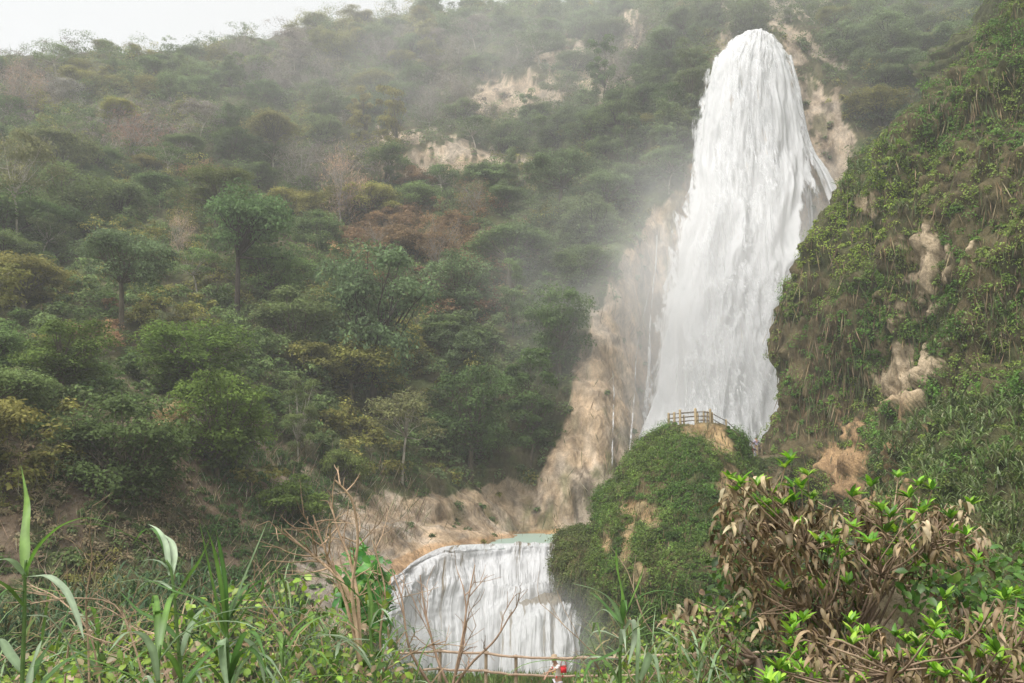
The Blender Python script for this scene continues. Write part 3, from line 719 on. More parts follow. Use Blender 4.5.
# ================================================================== TREES
def tree_mesh(kind, seed):
    """returns (trunk mesh, crown mesh, nominal height, nominal crown width); meshes are shared by the copies"""
    global rng
    keep = rng; rng = np.random.default_rng(seed)
    T = MB(); Cn = MB()
    if kind == 'umbrella': Ht, Rc, nc, per, fl = 9., 4.6, 34, 330, .68
    elif kind == 'round': Ht, Rc, nc, per, fl = 8., 4.0, 44, 270, .8
    elif kind == 'tall': Ht, Rc, nc, per, fl = 11., 2.9, 26, 260, .6
    elif kind == 'sparse': Ht, Rc, nc, per, fl = 9., 4.4, 20, 190, .5
    elif kind == 'bare': Ht, Rc, nc, per, fl = 8., 3.8, 26, 0, .6
    elif kind == 'shrubby': Ht, Rc, nc, per, fl = 5., 3.6, 30, 280, .6
    a = rng.random(nc) * 2 * np.pi; r = np.sqrt(rng.random(nc)) * Rc * .82
    if kind in ('umbrella', 'sparse'):
        z = Ht * (.55 + .38 * np.sqrt(np.clip(1 - (r / Rc) ** 2, 0, 1)) - .10 * rng.random(nc)); z[rng.random(nc) < .25] -= Ht * .2
    elif kind == 'shrubby': z = Ht * (.75 - .5 * (r / Rc) ** 2 * rng.random(nc) - .3 * rng.random(nc))
    else:
        z = Ht * (.22 + .73 * rng.random(nc)); r = r * np.sqrt(np.clip(1 - ((z / Ht - .6) / .5) ** 2, .15, 1)); 
    C = np.stack([np.cos(a) * r, np.sin(a) * r, z], -1) + rng.normal(size=(nc, 3)) * .25
    # trunk with a bend, limbs to every clump
    bend = rng.normal(size=2) * .5; fork = Ht * (.5 if kind in ('umbrella', 'sparse') else .3)
    tp = np.array([[0, 0, -1.2], [bend[0] * .2, bend[1] * .2, fork * .4], [bend[0] * .6, bend[1] * .6, fork * .8], [bend[0], bend[1], fork]])
    tr = .26 if kind in ('umbrella', 'round') else .13
    T.tube(tp, [tr * 1.25, tr, tr * .85, tr * .75], 7)
    order = np.argsort(rng.random(nc))
    for i in order:
        e = C[i]; s = tp[3] * (1 - .0) ; m1 = s * .55 + e * .45 + np.array([0, 0, .1 * Ht * (rng.random() - .2)]) + rng.normal(size=3) * .25
        T.tube(np.array([s, m1, e]), [tr * .45, tr * .25, tr * .08], 5)
        for q in range(3 if kind != 'bare' else 9):
            dd = unit(rng.normal(size=3) + np.array([0, 0, .6]) + (e - s) * .12); Ls = .9 + 1.1 * rng.random()
            st = m1 + (e - m1) * rng.random(); T.tube(np.array([st, st + dd * Ls * .5 + rng.normal(size=3) * .08, st + dd * Ls]), [tr * .14, tr * .09, .012], 3, cap=False)
    if kind == 'bare':
        n = 1100; k = rng.integers(0, nc, n); P = C[k] + rng.normal(size=(n, 3)) * np.array([.75, .75, .6])
        Cn.add(*leafcards(P, unit(rdir(n) + np.array([0, 0, .9])), rdir(n), .5 + .5 * rng.random(n), .045, jit(n, [1, 1, 1], .25)))
        n = 160; k = rng.integers(0, nc, n); P = C[k] + rng.normal(size=(n, 3)) * .8
        Cn.add(*leafcards(P, rdir(n), rdir(n), .3, .2, jit(n, [.85, .9, .8], .3)))
    else:
        rad = Rc * (.20 + .22 * rng.random(nc)); tone = .62 + .76 * rng.random(nc)
        k = np.repeat(np.arange(nc), per); m = len(k); d = rdir(m); d[:, 2] = np.where(rng.random(m) < .75, np.abs(d[:, 2]), d[:, 2])
        lump = 1 + .5 * (vnoise(d * 2.3 + C[k], 5) - .5)
        P = C[k] + d * (rad[k] * (.4 + .7 * rng.random(m) ** .6) * lump)[:, None] * np.array([1, 1, fl])
        nn = unit(d * .5 + rdir(m) * .6 + np.array([0, 0, .6])); dd = unit(np.cross(nn, rdir(m)) + np.array([0, 0, -.2]))
        c = jit(m, np.ones((m, 3)) * tone[k][:, None], .18, .07)
        sp = rng.random(m) < .12; c[sp] = c[sp] * 1.35
        Cn.add(*leafcards(P, dd, nn, .27 * (.6 + .8 * rng.random(m)), .16 * (.6 + .8 * rng.random(m)), c))
    out = (T.mesh('trunk', True), Cn.mesh('crown'), Ht, 2 * Rc); rng = keep
    out[0].materials.append(M_bark); out[1].materials.append(M_leaf_far)
    return out
TP = {k: [tree_mesh(k, 500 + 10 * i + j) for j in range(n)] for i, (k, n) in enumerate([('umbrella', 3), ('round', 3), ('tall', 2), ('sparse', 2), ('bare', 3), ('shrubby', 3)])}
BARK = {'dark': (.07, .055, .045), 'mid': (.13, .11, .08), 'pale': (.40, .36, .30), 'grey': (.30, .27, .24)}
# one palette mesh colour per bark: the trunk colour comes from its own vertex colours, so give each bark its own copy of the mesh
_tm = {}
def trunk_mesh(kind, v, bark):
    key = (kind, v, bark)
    if key not in _tm:
        me = TP[kind][v][0].copy(); a = me.attributes['col']; n = len(me.vertices)
        a.data.foreach_set('color', np.tile(np.array([*BARK[bark], 1.], np.float32), n)); _tm[key] = me
    return _tm[key]
def place_tree(kind, base, height, width, color, bark='mid', label=None, group=None, v=None, name=None):
    vs = TP[kind]; v = int(rng.integers(len(vs))) if v is None else v
    tm, cm, Ht, Wt = vs[v]
    nm = name or {'umbrella': 'broad_crowned_tree', 'round': 'broadleaf_tree', 'tall': 'slender_tree', 'sparse': 'sparse_tree', 'bare': 'leafless_tree', 'shrubby': 'shrub'}[kind]
    r = empty(nm, base, rng.random() * 6.28); s = width / Wt; r.scale = (s, s, height / Ht)
    t = link('trunk', trunk_mesh(kind, v, bark), None, r); c = link('crown', cm, None, r); c.color = (*color, 1)
    tag(r, label, 'shrub' if kind == 'shrubby' else 'tree', group)
    return r
def tree_at(kind, bx, by, topy, wpx, color, bark, label, v=None):
    P, N = hill_hit(bx, by); _, _, d = PROJ(P)
    return place_tree(kind, P + np.array([0, 0, -.3]), (by - topy) * d / F * 1.02, wpx * d / F, color, bark, label, 'trees singled out on the mountainside', v)
NOTABLE = [
 ('umbrella', 236, 322, 192, 100, (.085, .165, .07), 'dark', 'broad grey-green tree with a bare dark trunk standing clear on the lower slope', 0),
 ('round', 372, 412, 258, 118, (.095, .165, .085), 'dark', 'largest pale green tree, its domed crown spreading at the centre of the slope', 1),
 ('sparse', 402, 482, 388, 88, (.14, .17, .085), 'pale', 'thin tree with a pale forked trunk at the foot of the slope', 0),
 ('round', 215, 478, 378, 104, (.095, .165, .04), 'mid', 'bright green round tree with pale dead leaves on its left side', 0),
 ('umbrella', 120, 330, 232, 96, (.10, .165, .09), 'mid', 'pale green layered tree left of the dark-trunked one', 1),
 ('umbrella', 117, 128, 98, 36, (.19, .22, .06), 'mid', 'small lime yellow tree high on the left slope', 2),
 ('sparse', 18, 262, 128, 84, (.12, .145, .075), 'pale', 'open grey-green tree with a pale branching trunk at the left edge', 1),
 ('umbrella', 272, 165, 112, 62, (.14, .155, .065), 'mid', 'olive yellow tree above the dark-trunked one', 0),
 ('round', 190, 398, 322, 112, (.085, .155, .035), 'mid', 'deep green leafy tree behind the round bright one', 2),
 ('shrubby', 172, 442, 392, 44, (.30, .27, .17), 'grey', 'bleached pale shrub beside the round bright green tree', 0),
 ('bare', 342, 232, 140, 52, (.34, .28, .23), 'grey', 'tall leafless grey tree among the rusty shrubs', 0),
 ('bare', 138, 168, 112, 66, (.22, .15, .13), 'grey', 'purplish leafless tree left of the olive yellow one', 1),
 ('bare', 18, 118, 68, 52, (.26, .20, .17), 'grey', 'leafless brownish tree high at the left edge', 2),
 ('bare', 180, 262, 205, 30, (.36, .31, .25), 'pale', 'pale trunked leafless tree between the two layered trees', 0),
 ('shrubby', 285, 522, 468, 78, (.09, .155, .04), 'mid', 'fresh green feathery shrub at the slope foot', 1),
 ('tall', 300, 468, 372, 34, (.10, .15, .06), 'pale', 'narrow tree leaning beside the thin pale forked tree', 0),
 ('umbrella', 560, 220, 150, 74, (.10, .16, .085), 'mid', 'misty green tree above the left edge of the tan cliff', 1),
 ('umbrella', 510, 300, 222, 92, (.085, .145, .06), 'mid', 'wide green tree left of the tan cliff', 0),
 ('tall', 530, 470, 340, 62, (.065, .12, .045), 'mid', 'dark tall tree against the left side of the tan cliff', 1),
 ('round', 470, 470, 372, 86, (.07, .13, .05), 'mid', 'dark rounded tree right of the thin pale forked tree', 0),
 ('round', 560, 378, 292, 70, (.08, .14, .06), 'mid', 'mid green tree overhanging the tan cliff edge', 1),
 ('umbrella', 55, 200, 128, 78, (.11, .15, .06), 'mid', 'grey-green spreading tree right of the pale-trunked left edge tree', 2),
 ('umbrella', 215, 235, 168, 84, (.10, .14, .05), 'mid', 'dull green spreading tree just above the dark-trunked one', 1),
 ('round', 60, 395, 322, 96, (.085, .145, .04), 'mid', 'yellowish green tree low on the left slope', 0),
 ('shrubby', 345, 490, 440, 50, (.10, .15, .05), 'mid', 'green shrub left of the thin pale forked tree', 2),
]
occupied = []
for a in NOTABLE:
    tree_at(*a[:5], tuple(1.4 * v * w_ for v, w_ in zip(a[5], (1.3, 1.1, .95))), *a[6:]); occupied.append((a[1], (a[3] + a[3] + .35 * (a[2] - a[3])) / 2, a[4] * .5))
# the rest of the forest: every tree its own object
cand = []
ok = ((-hill * nrm).sum(-1) > 0) & (ux > -60) & (ux < 1000) & (uy > -5) & (uy < 520) & (rock < .4)
idx = np.argwhere(ok & (np.abs(ux - 740) > 0))
wgt = cell_area(hill)[ok] / ud[ok] ** 2; wgt = wgt / wgt.sum()
pick = rng.choice(len(idx), 9000, p=wgt, replace=True)
placed = []
LIM = 270
for k in pick:
    i, j = idx[k]; x, y, d = ux[i, j], uy[i, j], ud[i, j]
    if cliffL[i, j] > -1.1 and y > 200: continue
    if x > 690 and y > 150: continue
    if cliffR[i, j] > -.5 and y > 25: continue
    wm = (6.5 + 5.5 * rng.random()) * (1.0 if y < 200 else 1.15); wp = wm / d * F
    yy = y - wp * .45
    if any((x - a)**2 + ((yy - b) * 1.7)**2 < (.50 * (wp / 2 + r))**2 for a, b, r in placed): continue
    if any((x - a)**2 + ((yy - b) * 1.2)**2 < (.72 * (wp / 2 + r))**2 for a, b, r in occupied): continue
    placed.append((x, yy, wp / 2)); cand.append((i, j, wm))
    if len(cand) >= LIM: break
print('forest trees', len(cand))
rows = []
for i, j, wm in cand:
    P = hill[i, j]; x, y = ux[i, j], uy[i, j]
    c = forest_color(P[None], np.array([x]), np.array([y]), 1)[0] * (.85 + .4 * rng.random()) * (1 + .1 * (rng.random(3) - .5)) * 1.75
    rr = rng.random(); purp = abs(c[0] - c[1]) < .25 * c[0] and c[2] > .6 * c[0]; rust = c[0] > c[1] * 1.3
    if purp: kind = 'bare' if rr < .7 else 'sparse'
    elif rust: kind = 'shrubby' if rr < .6 else 'bare'
    else: kind = 'umbrella' if rr < .42 else 'round' if rr < .72 else 'tall' if rr < .80 else 'sparse' if rr < .9 else 'shrubby'
    if kind == 'bare': c = c * 1.05
    hgt = wm * {'umbrella': .86, 'round': .9, 'tall': 1.6, 'sparse': .9, 'bare': .95, 'shrubby': .6}[kind]
    ridge = y < np.interp(x, [0, 150, 250, 360, 440, 520, 640, 1000], [78, 76, 62, 48, 40, 32, 26, 26])
    if ridge: hgt *= .45 if kind in ('tall', 'sparse', 'bare') else .62; wm *= .85
    if kind == 'tall': wm *= .6
    zone = ('along the skyline ridge' if y < np.interp(x, [0, 150, 250, 360, 440, 520, 640, 1000], [78, 76, 62, 48, 40, 32, 26, 26]) else
            'on the misty slope above the falls' if x > 655 and x < 790 else
            'on the slope right of the falls' if x >= 790 else
            'on the lower slope beside the tan cliff' if x > 470 and y > 260 else
            'beside the falls under the rock scar' if x > 560 else
            'around the upper rock scar' if x > 440 and y < 150 else
            'below the rock scars' if x > 400 and y < 260 else
            'on the upper left slope' if y < 150 and x < 220 else
            'on the upper middle slope' if y < 170 else
            'on the left slope' if x < 130 and y < 330 else
            'beside the dark-trunked tree' if x < 310 and y < 340 else
            'low among the rusty shrubs' if y < 340 else
            'at the foot of the left slope' if x < 240 else 'at the foot of the middle slope')
    tone = 'leafless' if kind == 'bare' else 'rusty' if rust else 'greyish' if purp else 'yellow-green' if c[0] > .115 else 'dark green' if c[1] < .105 else 'green'
    shape = {'umbrella': 'flat-topped tree', 'round': 'rounded tree', 'tall': 'slender tree', 'sparse': 'thin-leaved tree', 'bare': 'tree', 'shrubby': 'shrub'}[kind]
    rows.append([zone, tone, shape, x, kind, P, hgt, wm, c])
from collections import defaultdict
gr = defaultdict(list)
for r in rows: gr[(r[0], r[1], r[2])].append(r)
ORD = ['first', 'second', 'third', 'fourth', 'fifth', 'sixth', 'seventh', 'eighth', 'ninth', 'tenth', 'eleventh', 'twelfth', 'thirteenth', 'fourteenth', 'fifteenth', 'sixteenth', 'seventeenth', 'eighteenth', 'nineteenth', 'twentieth']
for (zone, tone, shape), L in gr.items():
    L.sort(key=lambda r: r[3])
    for q, r in enumerate(L):
        lab = f'{tone} {shape} {zone}' + ('' if len(L) == 1 else f', {ORD[min(q, 19)]} such from the left' if q else ', leftmost such')
        bk = 'grey' if r[4] == 'bare' else 'pale' if r[4] == 'sparse' else ['mid', 'dark'][int(rng.random() * 2)]
        place_tree(r[4], r[5] + np.array([0, 0, -(.26 if r[4] in ('umbrella', 'round') else .1) * r[6] - .3]), r[6], r[7], r[8], bk, lab, 'trees and tall shrubs of the mountainside')

# ================================================================== LOOKOUT RAILINGS
WOODC = (.42, .33, .20); RAILC = (.20, .17, .14)
def post_obj(parent, p, h, r=.1, c=WOODC, name='post'):
    b = MB(); p = np.array(p); rr = r * (1 + .1 * (rng.random(5) - .5))
    b.tube(np.array([p + [0, 0, -.5], p + [0, 0, h * .4], p + [0, 0, h * .93], p + [0, 0, h]]), [rr[0], rr[1], rr[2], rr[3] * .75], 8, np.array(c) * (.85 + .3 * rng.random()))
    return b.build(name, M_wood, parent, True)
def rail_obj(parent, a, bb, r=.045, c=RAILC, sag=.0):
    a = np.array(a); bb = np.array(bb); t = np.linspace(0, 1, 5)[:, None]
    pts = a * (1 - t) + bb * t; pts[:, 2] -= sag * 4 * (t * (1 - t))[:, 0]; pts += rng.normal(size=pts.shape) * .01
    b = MB(); b.tube(pts, r * (1 + .15 * (rng.random(5) - .5)), 6, c); return b.build('rail', M_wood, parent, True)
lr = empty('lookout_railing'); tag(lr, 'wooden post and rail barrier ringing the top of the green knoll', 'railing')
zt = ztop
front_p = [(669, 427, 80.0, 1.25), (674.6, 427.5, 79.3, 1.35), (680.4, 426, 78.6, 1.45), (695.8, 425, 77.9, 1.45), (710.6, 426, 78.4, 1.5)]
back_p = [(684, 426, 82.2, 1.0), (698, 425, 82.6, 1.1), (704, 424, 82.4, 1.2), (707.8, 424.5, 81.2, 1.2)]
fp = [PT(x, y, Y) for x, y, Y, h in front_p]; bp_ = [PT(x, y, Y) for x, y, Y, h in back_p]
for p, q in zip(fp, front_p): post_obj(lr, p - [0, 0, .1], q[3] + .1, .115)
for p, q in zip(bp_, back_p): post_obj(lr, p - [0, 0, .1], q[3] + .1, .085)
for L in (fp, [fp[0]] + bp_ + [fp[-1]]):
    for a, c in zip(L[:-1], L[1:]):
        for hh in (1.15, .78, .42): rail_obj(lr, a + [0, 0, hh], c + [0, 0, hh], .038)
sr = empty('stair_railing'); tag(sr, 'handrail running down from the lookout to the saddle where people stand', 'railing')
sp = [PT(712.5, 427, 78.6), PT(726.5, 434, 79.8), PT(744, 452, 81.), PT(757.5, 457, 84), PT(762, 452, 86)]
hs_ = [1.3, 1.3, 1.6, 1.1, .9]
for p, h in zip(sp, hs_): post_obj(sr, p - [0, 0, .15], h + .15, .13 if h > 1.5 else .09)
for k in range(4):
    for f_ in (.92, .55): rail_obj(sr, sp[k] + [0, 0, hs_[k] * f_], sp[k + 1] + [0, 0, hs_[k + 1] * f_], .04, sag=.05)
# saddle ground the people stand on
C = np.array([[PT(x, y, Y) for x in (728, 742, 755, 768, 790)] for y, Y in ((700, 74), (520, 78), (470, 81), (460, 82.5), (459, 88), (520, 95))])
G = grid_up(C, 60, 60); G = G + (fbm(G * .7, 361, 3)[..., None] - .5) * np.array([.8, .8, .3])
b = MB(); gk = rng.integers(0, 3600, 420); SP = G.reshape(-1, 3)[gk]; SP = SP[SP[:, 2] < SP[:, 2].max() - .5]
clumps(b, SP, np.tile([0, -.7, .7], (len(SP), 1)), .3 + .4 * rng.random(len(SP)), 40, np.tile([.09, .13, .035], (len(SP), 1)), (.19, .11))
tag(b.build('saddle_creepers', M_leaf_mid), 'low creepers on the rocky saddle', kind='stuff')
tag(link('saddle', mesh_from('saddle', G.reshape(-1, 3), grid_quads(60, 60), np.full((3600, 3), [.15, .12, .07]), True), M_rock), 'brown rocky saddle between knoll and cliff', kind='structure')

# ================================================================== PEOPLE
_pm = {}
def flat_mat(kind, color):
    key = (kind, tuple(color))
    if key not in _pm:
        _pm[key] = surf_mat(kind, 12., .15, bdist=.003, vmin=.93, vmax=1.06, usecol=False, base=color, rough=.6 if kind == 'skin' else .9, spec=.3 if kind == 'skin' else .1)
    return _pm[key]
def skin_obj(name, joints, edges, mat, parent=None, sub=2, color=(1, 1, 1), root=0):
    mat = flat_mat('skin' if mat is M_skin else 'cloth', color)
    me = bpy.data.meshes.new(name); me.from_pydata([j[:3] for j in joints], edges, []); me.materials.append(mat)
    a = me.attributes.new('col', 'FLOAT_COLOR', 'POINT'); a.data.foreach_set('color', np.tile(np.array([*color, 1.], np.float32), len(joints)))
    o = bpy.data.objects.new(name, me); COL.objects.link(o)
    if parent: o.parent = parent
    m = o.modifiers.new('Skin', 'SKIN'); m.use_smooth_shade = True
    for k, j in enumerate(joints):
        rr = j[3] if isinstance(j[3], tuple) else (j[3], j[3])
        me.skin_vertices[0].data[k].radius = rr; me.skin_vertices[0].data[k].use_root = (k == root)
    s = o.modifiers.new('Sub', 'SUBSURF'); s.levels = s.render_levels = sub
    return o
def person(loc, rz, h, label, shirt, legs, hair=(.03, .02, .015), armL=((.30, -.02, 1.14), (.27, -.22, 1.05)), armR=((-.30, -.02, 1.14), (-.27, -.22, 1.05)), lean=0., skin=(.42, .25, .17), step=.0, hat=None):
    r = empty('person', loc, rz); r.scale = (h / 1.74,) * 3
    tag(r, label, 'person')
    def L_(p): return (p[0], p[1] - lean * max(p[2] - .9, 0), p[2])
    J = [(*L_((0, 0, .95)), (.15, .11)), (*L_((0, 0, 1.12)), (.13, .10)), (*L_((0, .01, 1.30)), (.16, .11)), (*L_((0, .01, 1.43)), (.09, .08)), (*L_((0, 0, 1.50)), .052), (*L_((0, -.015, 1.58)), (.075, .085)), (*L_((0, -.01, 1.67)), (.078, .09))]
    E = [(0, 1), (1, 2), (2, 3), (3, 4), (4, 5), (5, 6)]
    J.append((*L_((0, -.115, 1.595)), .014)); E.append((5, 7))          # nose
    for sx, arm in ((1, armL), (-1, armR)):
        b0 = len(J); el, wr = arm; d = unit(np.array(wr) - np.array(el))
        J += [(*L_((sx * .17, .01, 1.40)), .058), (*L_(el), .042), (*L_(wr), .028), (*L_(tuple(np.array(wr) + d * .07)), (.036, .018))]
        E += [(3, b0), (b0, b0 + 1), (b0 + 1, b0 + 2), (b0 + 2, b0 + 3)]
        sd = unit(np.cross(d, np.array([0, 0, 1.]) + .01))
        for q, (off, ln) in enumerate([(-.03, .065), (-.01, .08), (.01, .075), (.03, .06)]):
            f0 = len(J); p = np.array(wr) + d * .10 + sd * off
            J += [(*L_(tuple(p)), .009), (*L_(tuple(p + d * ln * .6)), .008), (*L_(tuple(p + d * ln + [0, 0, -.02])), .006)]; E += [(b0 + 3, f0), (f0, f0 + 1), (f0 + 1, f0 + 2)]
        f0 = len(J); p = np.array(wr) + d * .04 - sd * .045 * sx
        J += [(*L_(tuple(p)), .011), (*L_(tuple(p + d * .045)), .008)]; E += [(b0 + 2, f0), (f0, f0 + 1)]
    for sx in (1, -1):
        b0 = len(J); st = step * sx
        J += [(sx * .09, 0, .86, .095), (sx * .10, -st * .5 - .02, .50, .062), (sx * .10, -st, .09, .042), (sx * .11, -st - .14, .035, (.045, .03))]
        E += [(0, b0), (b0, b0 + 1), (b0 + 1, b0 + 2), (b0 + 2, b0 + 3)]
    skin_obj('body', J, E, M_skin, r, 2, skin)
    # shirt with short sleeves
    g = .018
    S = [(*L_((0, 0, .92)), (.165, .125)), (*L_((0, 0, 1.12)), (.148, .118)), (*L_((0, .01, 1.30)), (.172, .125)), (*L_((0, .01, 1.42)), (.105, .09))]
    SE = [(0, 1), (1, 2), (2, 3)]
    for sx, arm in ((1, armL), (-1, armR)):
        b0 = len(S); sh = np.array((sx * .17, .01, 1.40)); el = np.array(arm[0])
        S += [(*L_(tuple(sh)), .076), (*L_(tuple(sh * .35 + el * .65)), .062)]; SE += [(3, b0), (b0, b0 + 1)]
    so = skin_obj('shirt', S, SE, M_cloth, r, 2, shirt)
    Pn = [(0, 0, .93, (.16, .12))]; PE = []
    for sx in (1, -1):
        b0 = len(Pn); st = step * sx
        Pn += [(sx * .095, 0, .82, .112), (sx * .10, -st * .5 - .02, .50, .08), (sx * .10, -st * .95, .16, .062)]; PE += [(0, b0), (b0, b0 + 1), (b0 + 1, b0 + 2)]
    skin_obj('trousers', Pn, PE, M_cloth, r, 2, legs)
    Hh = [(*L_((0, .03, 1.60)), (.086, .07)), (*L_((0, .015, 1.70)), (.088, .10))]
    skin_obj('hair', Hh, [(0, 1)], M_cloth, r, 2, hair)
    for sx in (1, -1):
        b = MB(); p = np.array(L_((sx * .032, -.092, 1.615))); b.tube(np.array([p, p + [0, -.008, 0]]), [.012, .006], 8, (.02, .015, .01)); b.build('eye', M_skin, r)
    if hat:
        b = MB(); p = np.array(L_((0, -.005, 1.70))); b.tube(np.array([p + [0, 0, -.01], p + [0, 0, 0], p + [0, 0, .02], p + [0, 0, .09], p + [0, 0, .11]]), [.19, .19, .11, .10, .05], 14, hat); b.build('hat', M_cloth, r, True)
    return r
zs = PT(755, 459.5, 85)[2]
pa = PT(757., 460, 84.6); pb = PT(752.8, 460, 83.7)
person((pa[0], pa[1], zs + .05), R(200), 2.05, 'person in a lilac-grey shirt standing highest at the saddle against the falls', (.42, .38, .50), (.30, .28, .34), armL=((.33, -.05, 1.2), (.40, -.12, 1.0)), armR=((-.33, -.02, 1.2), (-.42, -.1, 1.05)))
person((pb[0], pb[1], zs - .25), R(10), 1.5, 'person in dark red top and white trousers beside the one in lilac', (.20, .06, .07), (.80, .80, .84), skin=(.34, .20, .14), step=.1)
yb = 34.6; pf = PT(558.5, 680, yb); zf = -8.15
pr = person((pf[0], pf[1], zf), R(-60), 1.74, 'person in a white floral shirt with a red bag, leaning by the path fence', (.80, .78, .76), (.62, .60, .66), armL=((.22, -.26, 1.28), (.10, -.48, 1.22)), armR=((-.26, -.18, 1.16), (-.18, -.40, 1.02)), lean=.22, hair=(.10, .06, .04), step=.12, hat=(.40, .30, .20))
b = MB()
for (x, z, c) in ((-.08, 1.33, (.75, .08, .06)), (.06, 1.22, (.80, .65, .12)), (-.03, 1.10, (.25, .45, .12)), (.10, 1.02, (.72, .08, .08)), (-.11, 1.16, (.75, .5, .1))):
    for sgn in (-1, 1):
        th = np.arange(6) * np.pi / 3; cen = np.array([x, sgn * .135 - .22 * (z - .9) + (.01), z])
        V = np.concatenate([[cen + [0, sgn * .012, 0]], cen + np.stack([np.cos(th) * .05, 0 * th, np.sin(th) * .05], -1)])
        b.add(V, [[0, 1, 2, 3], [0, 3, 4, 5], [0, 5, 6, 1]], c)
b.build('shirt_flowers', M_cloth, pr)
bag = MB(); c0 = PT(563.5, 669.5, yb - .25)
bag.box(c0, (.19, .12, .22), .3, (.72, .04, .05)); bag.box(c0 + [0, 0, .112], (.192, .122, .04), .3, (.5, .03, .04))
bo = bag.build('bag', M_cloth); tag(bo, 'small red bag hanging on the arm of the person by the fence', 'bag')
b = MB(); t = np.linspace(0, np.pi, 9); b.tube(np.stack([c0[0] + .1 * np.cos(t), c0[1] + 0 * t, c0[2] + .12 + .2 * np.sin(t)], -1), .012, 5, (.4, .03, .03)); b.build('handle', M_cloth, bo)

# ================================================================== PATH FENCE
pfn = empty('path_fence'); tag(pfn, 'weathered pole fence along the sandy path in front of the lower cascade', 'fence')
fx = [(440, 650), (486, 652), (516, 656), (583, 657), (650, 655), (720, 650), (790, 650)]
fpts = []
for k, (x, y) in enumerate(fx):
    p = PT(x, y, 36.5 - .2 * k); fpts.append(p); post_obj(pfn, (p[0], p[1], -8.3), p[2] + 8.3 + .05, .065, (.30, .24, .17))
lo = PT(395, 652, 36.8)
seq = [lo] + fpts
for a, c in zip(seq[:-1], seq[1:]):
    rail_obj(pfn, a + [-.1, -.08, .0], c + [.1, -.08, .0], .05, (.40, .30, .22), .05)
    rail_obj(pfn, a + [-.1, -.08, -.66], c + [.1, -.08, -.66], .045, (.36, .27, .20), .04)
# grass verges along the path
b = MB(); n = 9000
x = -10 + 26 * rng.random(n); y = np.where(rng.random(n) < .7, 37.6 + 4.5 * rng.random(n), 31 + 2.6 * rng.random(n)); P = np.stack([x, y, ground_z(x, y) + .0], -1)
b.add(*leafcards(P, unit(np.array([0, 0, 1.]) + rdir(n) * .55), rdir(n), .25 + .35 * rng.random(n), .06, jit(n, pickcol(n, [[.11, .19, .045], [.16, .22, .07], [.2, .18, .08]], [.5, .35, .15]), .25)))
tag(b.build('grass', M_leaf_mid), 'short green grass on the verges of the path', kind='stuff')

# ================================================================== NEAR PLANTS
def catm(P, n):
    return cubic_up(np.asarray(P, float), n)
def strap(b, pts, width, c, n=14, face=.5, keel=.22):
    """one long grass leaf through 3-D points"""
    P = catm(pts, n); T = unit(np.gradient(P, axis=0)); view = unit(P)
    S = unit(np.cross(T, unit(view + np.array([0, 0, face]) * -1 + 1e-4)))
    t = np.linspace(0, 1, n); w = (np.minimum(.5 + t * 2.4, 1) * np.clip(1 - t ** 2.4, .02, 1) * width / 2)[:, None]
    N = np.cross(S, T); V = np.stack([P + S * w + N * w * keel, P, P - S * w + N * w * keel], 1).reshape(-1, 3)
    i = np.arange(n - 1)[:, None] * 3; Q = (i[:, :, None] + np.array([[[0, 1, 4, 3], [1, 2, 5, 4]]])).reshape(-1, 4)
    cc = np.array(c) * (.9 + .25 * rng.random()); s = np.where(np.abs(np.tile([1, 0, 1], n))[:, None] > 0, 1.0, 1.35) * cc
    b.add(V, Q, s)
GL = (.13, .24, .05); GD = (.08, .17, .04); GB = (.24, .33, .19); GP = (.32, .40, .27)
def reed(label, stem_px, Y, leaves, rnd=0, rw=.028, col=GL, topspread=1., stemr=.011, group=None, rl=(.45, .4)):
    r0 = PT(stem_px[0][0], stem_px[0][1], Y); root = empty('giant_reed', r0); tag(root, label, 'reed', group)
    root_v = np.array(root.location)
    st = catm([PT(x, y, Y) for x, y in stem_px], 16)
    b = MB(); m = len(st); rad = np.linspace(stemr, stemr * .55, m) * (1 + .12 * (np.arange(m) % 3 == 0)); b.tube(st - root_v, rad, 7, (.16, .27, .08)); b.build('stem', M_leaf_near, root, True)
    rnd = int(rnd * .7); b = MB()
    for (pts, w, c) in leaves:
        dy = 0; P = []
        off = (rng.random() - .5) * .5
        for k, (x, y) in enumerate(pts): P.append(PT(x, y, Y + off * k / max(len(pts) - 1, 1)))
        strap(b, np.array(P) - root_v, w * Y / F, c)
    for k in range(rnd):
        t = .15 + .8 * rng.random(); p0 = st[int(t * (m - 1))]; a = rng.random() * 2 * np.pi; L = rl[0] + rl[1] * rng.random()
        d = np.array([math.cos(a), math.sin(a), .9 + .6 * rng.random()]); d /= np.linalg.norm(d); P = [p0]
        for q in range(4):
            P.append(P[-1] + d * L / 4); d = unit(d + np.array([0, 0, -.32 - .22 * rng.random()]) * topspread)
        strap(b, np.array(P) - root_v, rw * (.7 + .6 * rng.random()), [col, GB, GD, GP][rng.choice(4, p=[.45, .25, .2, .1])])
    b.build('leaves', M_leaf_near, root, True)
    return root
gr_ = 'reeds standing in the foreground'
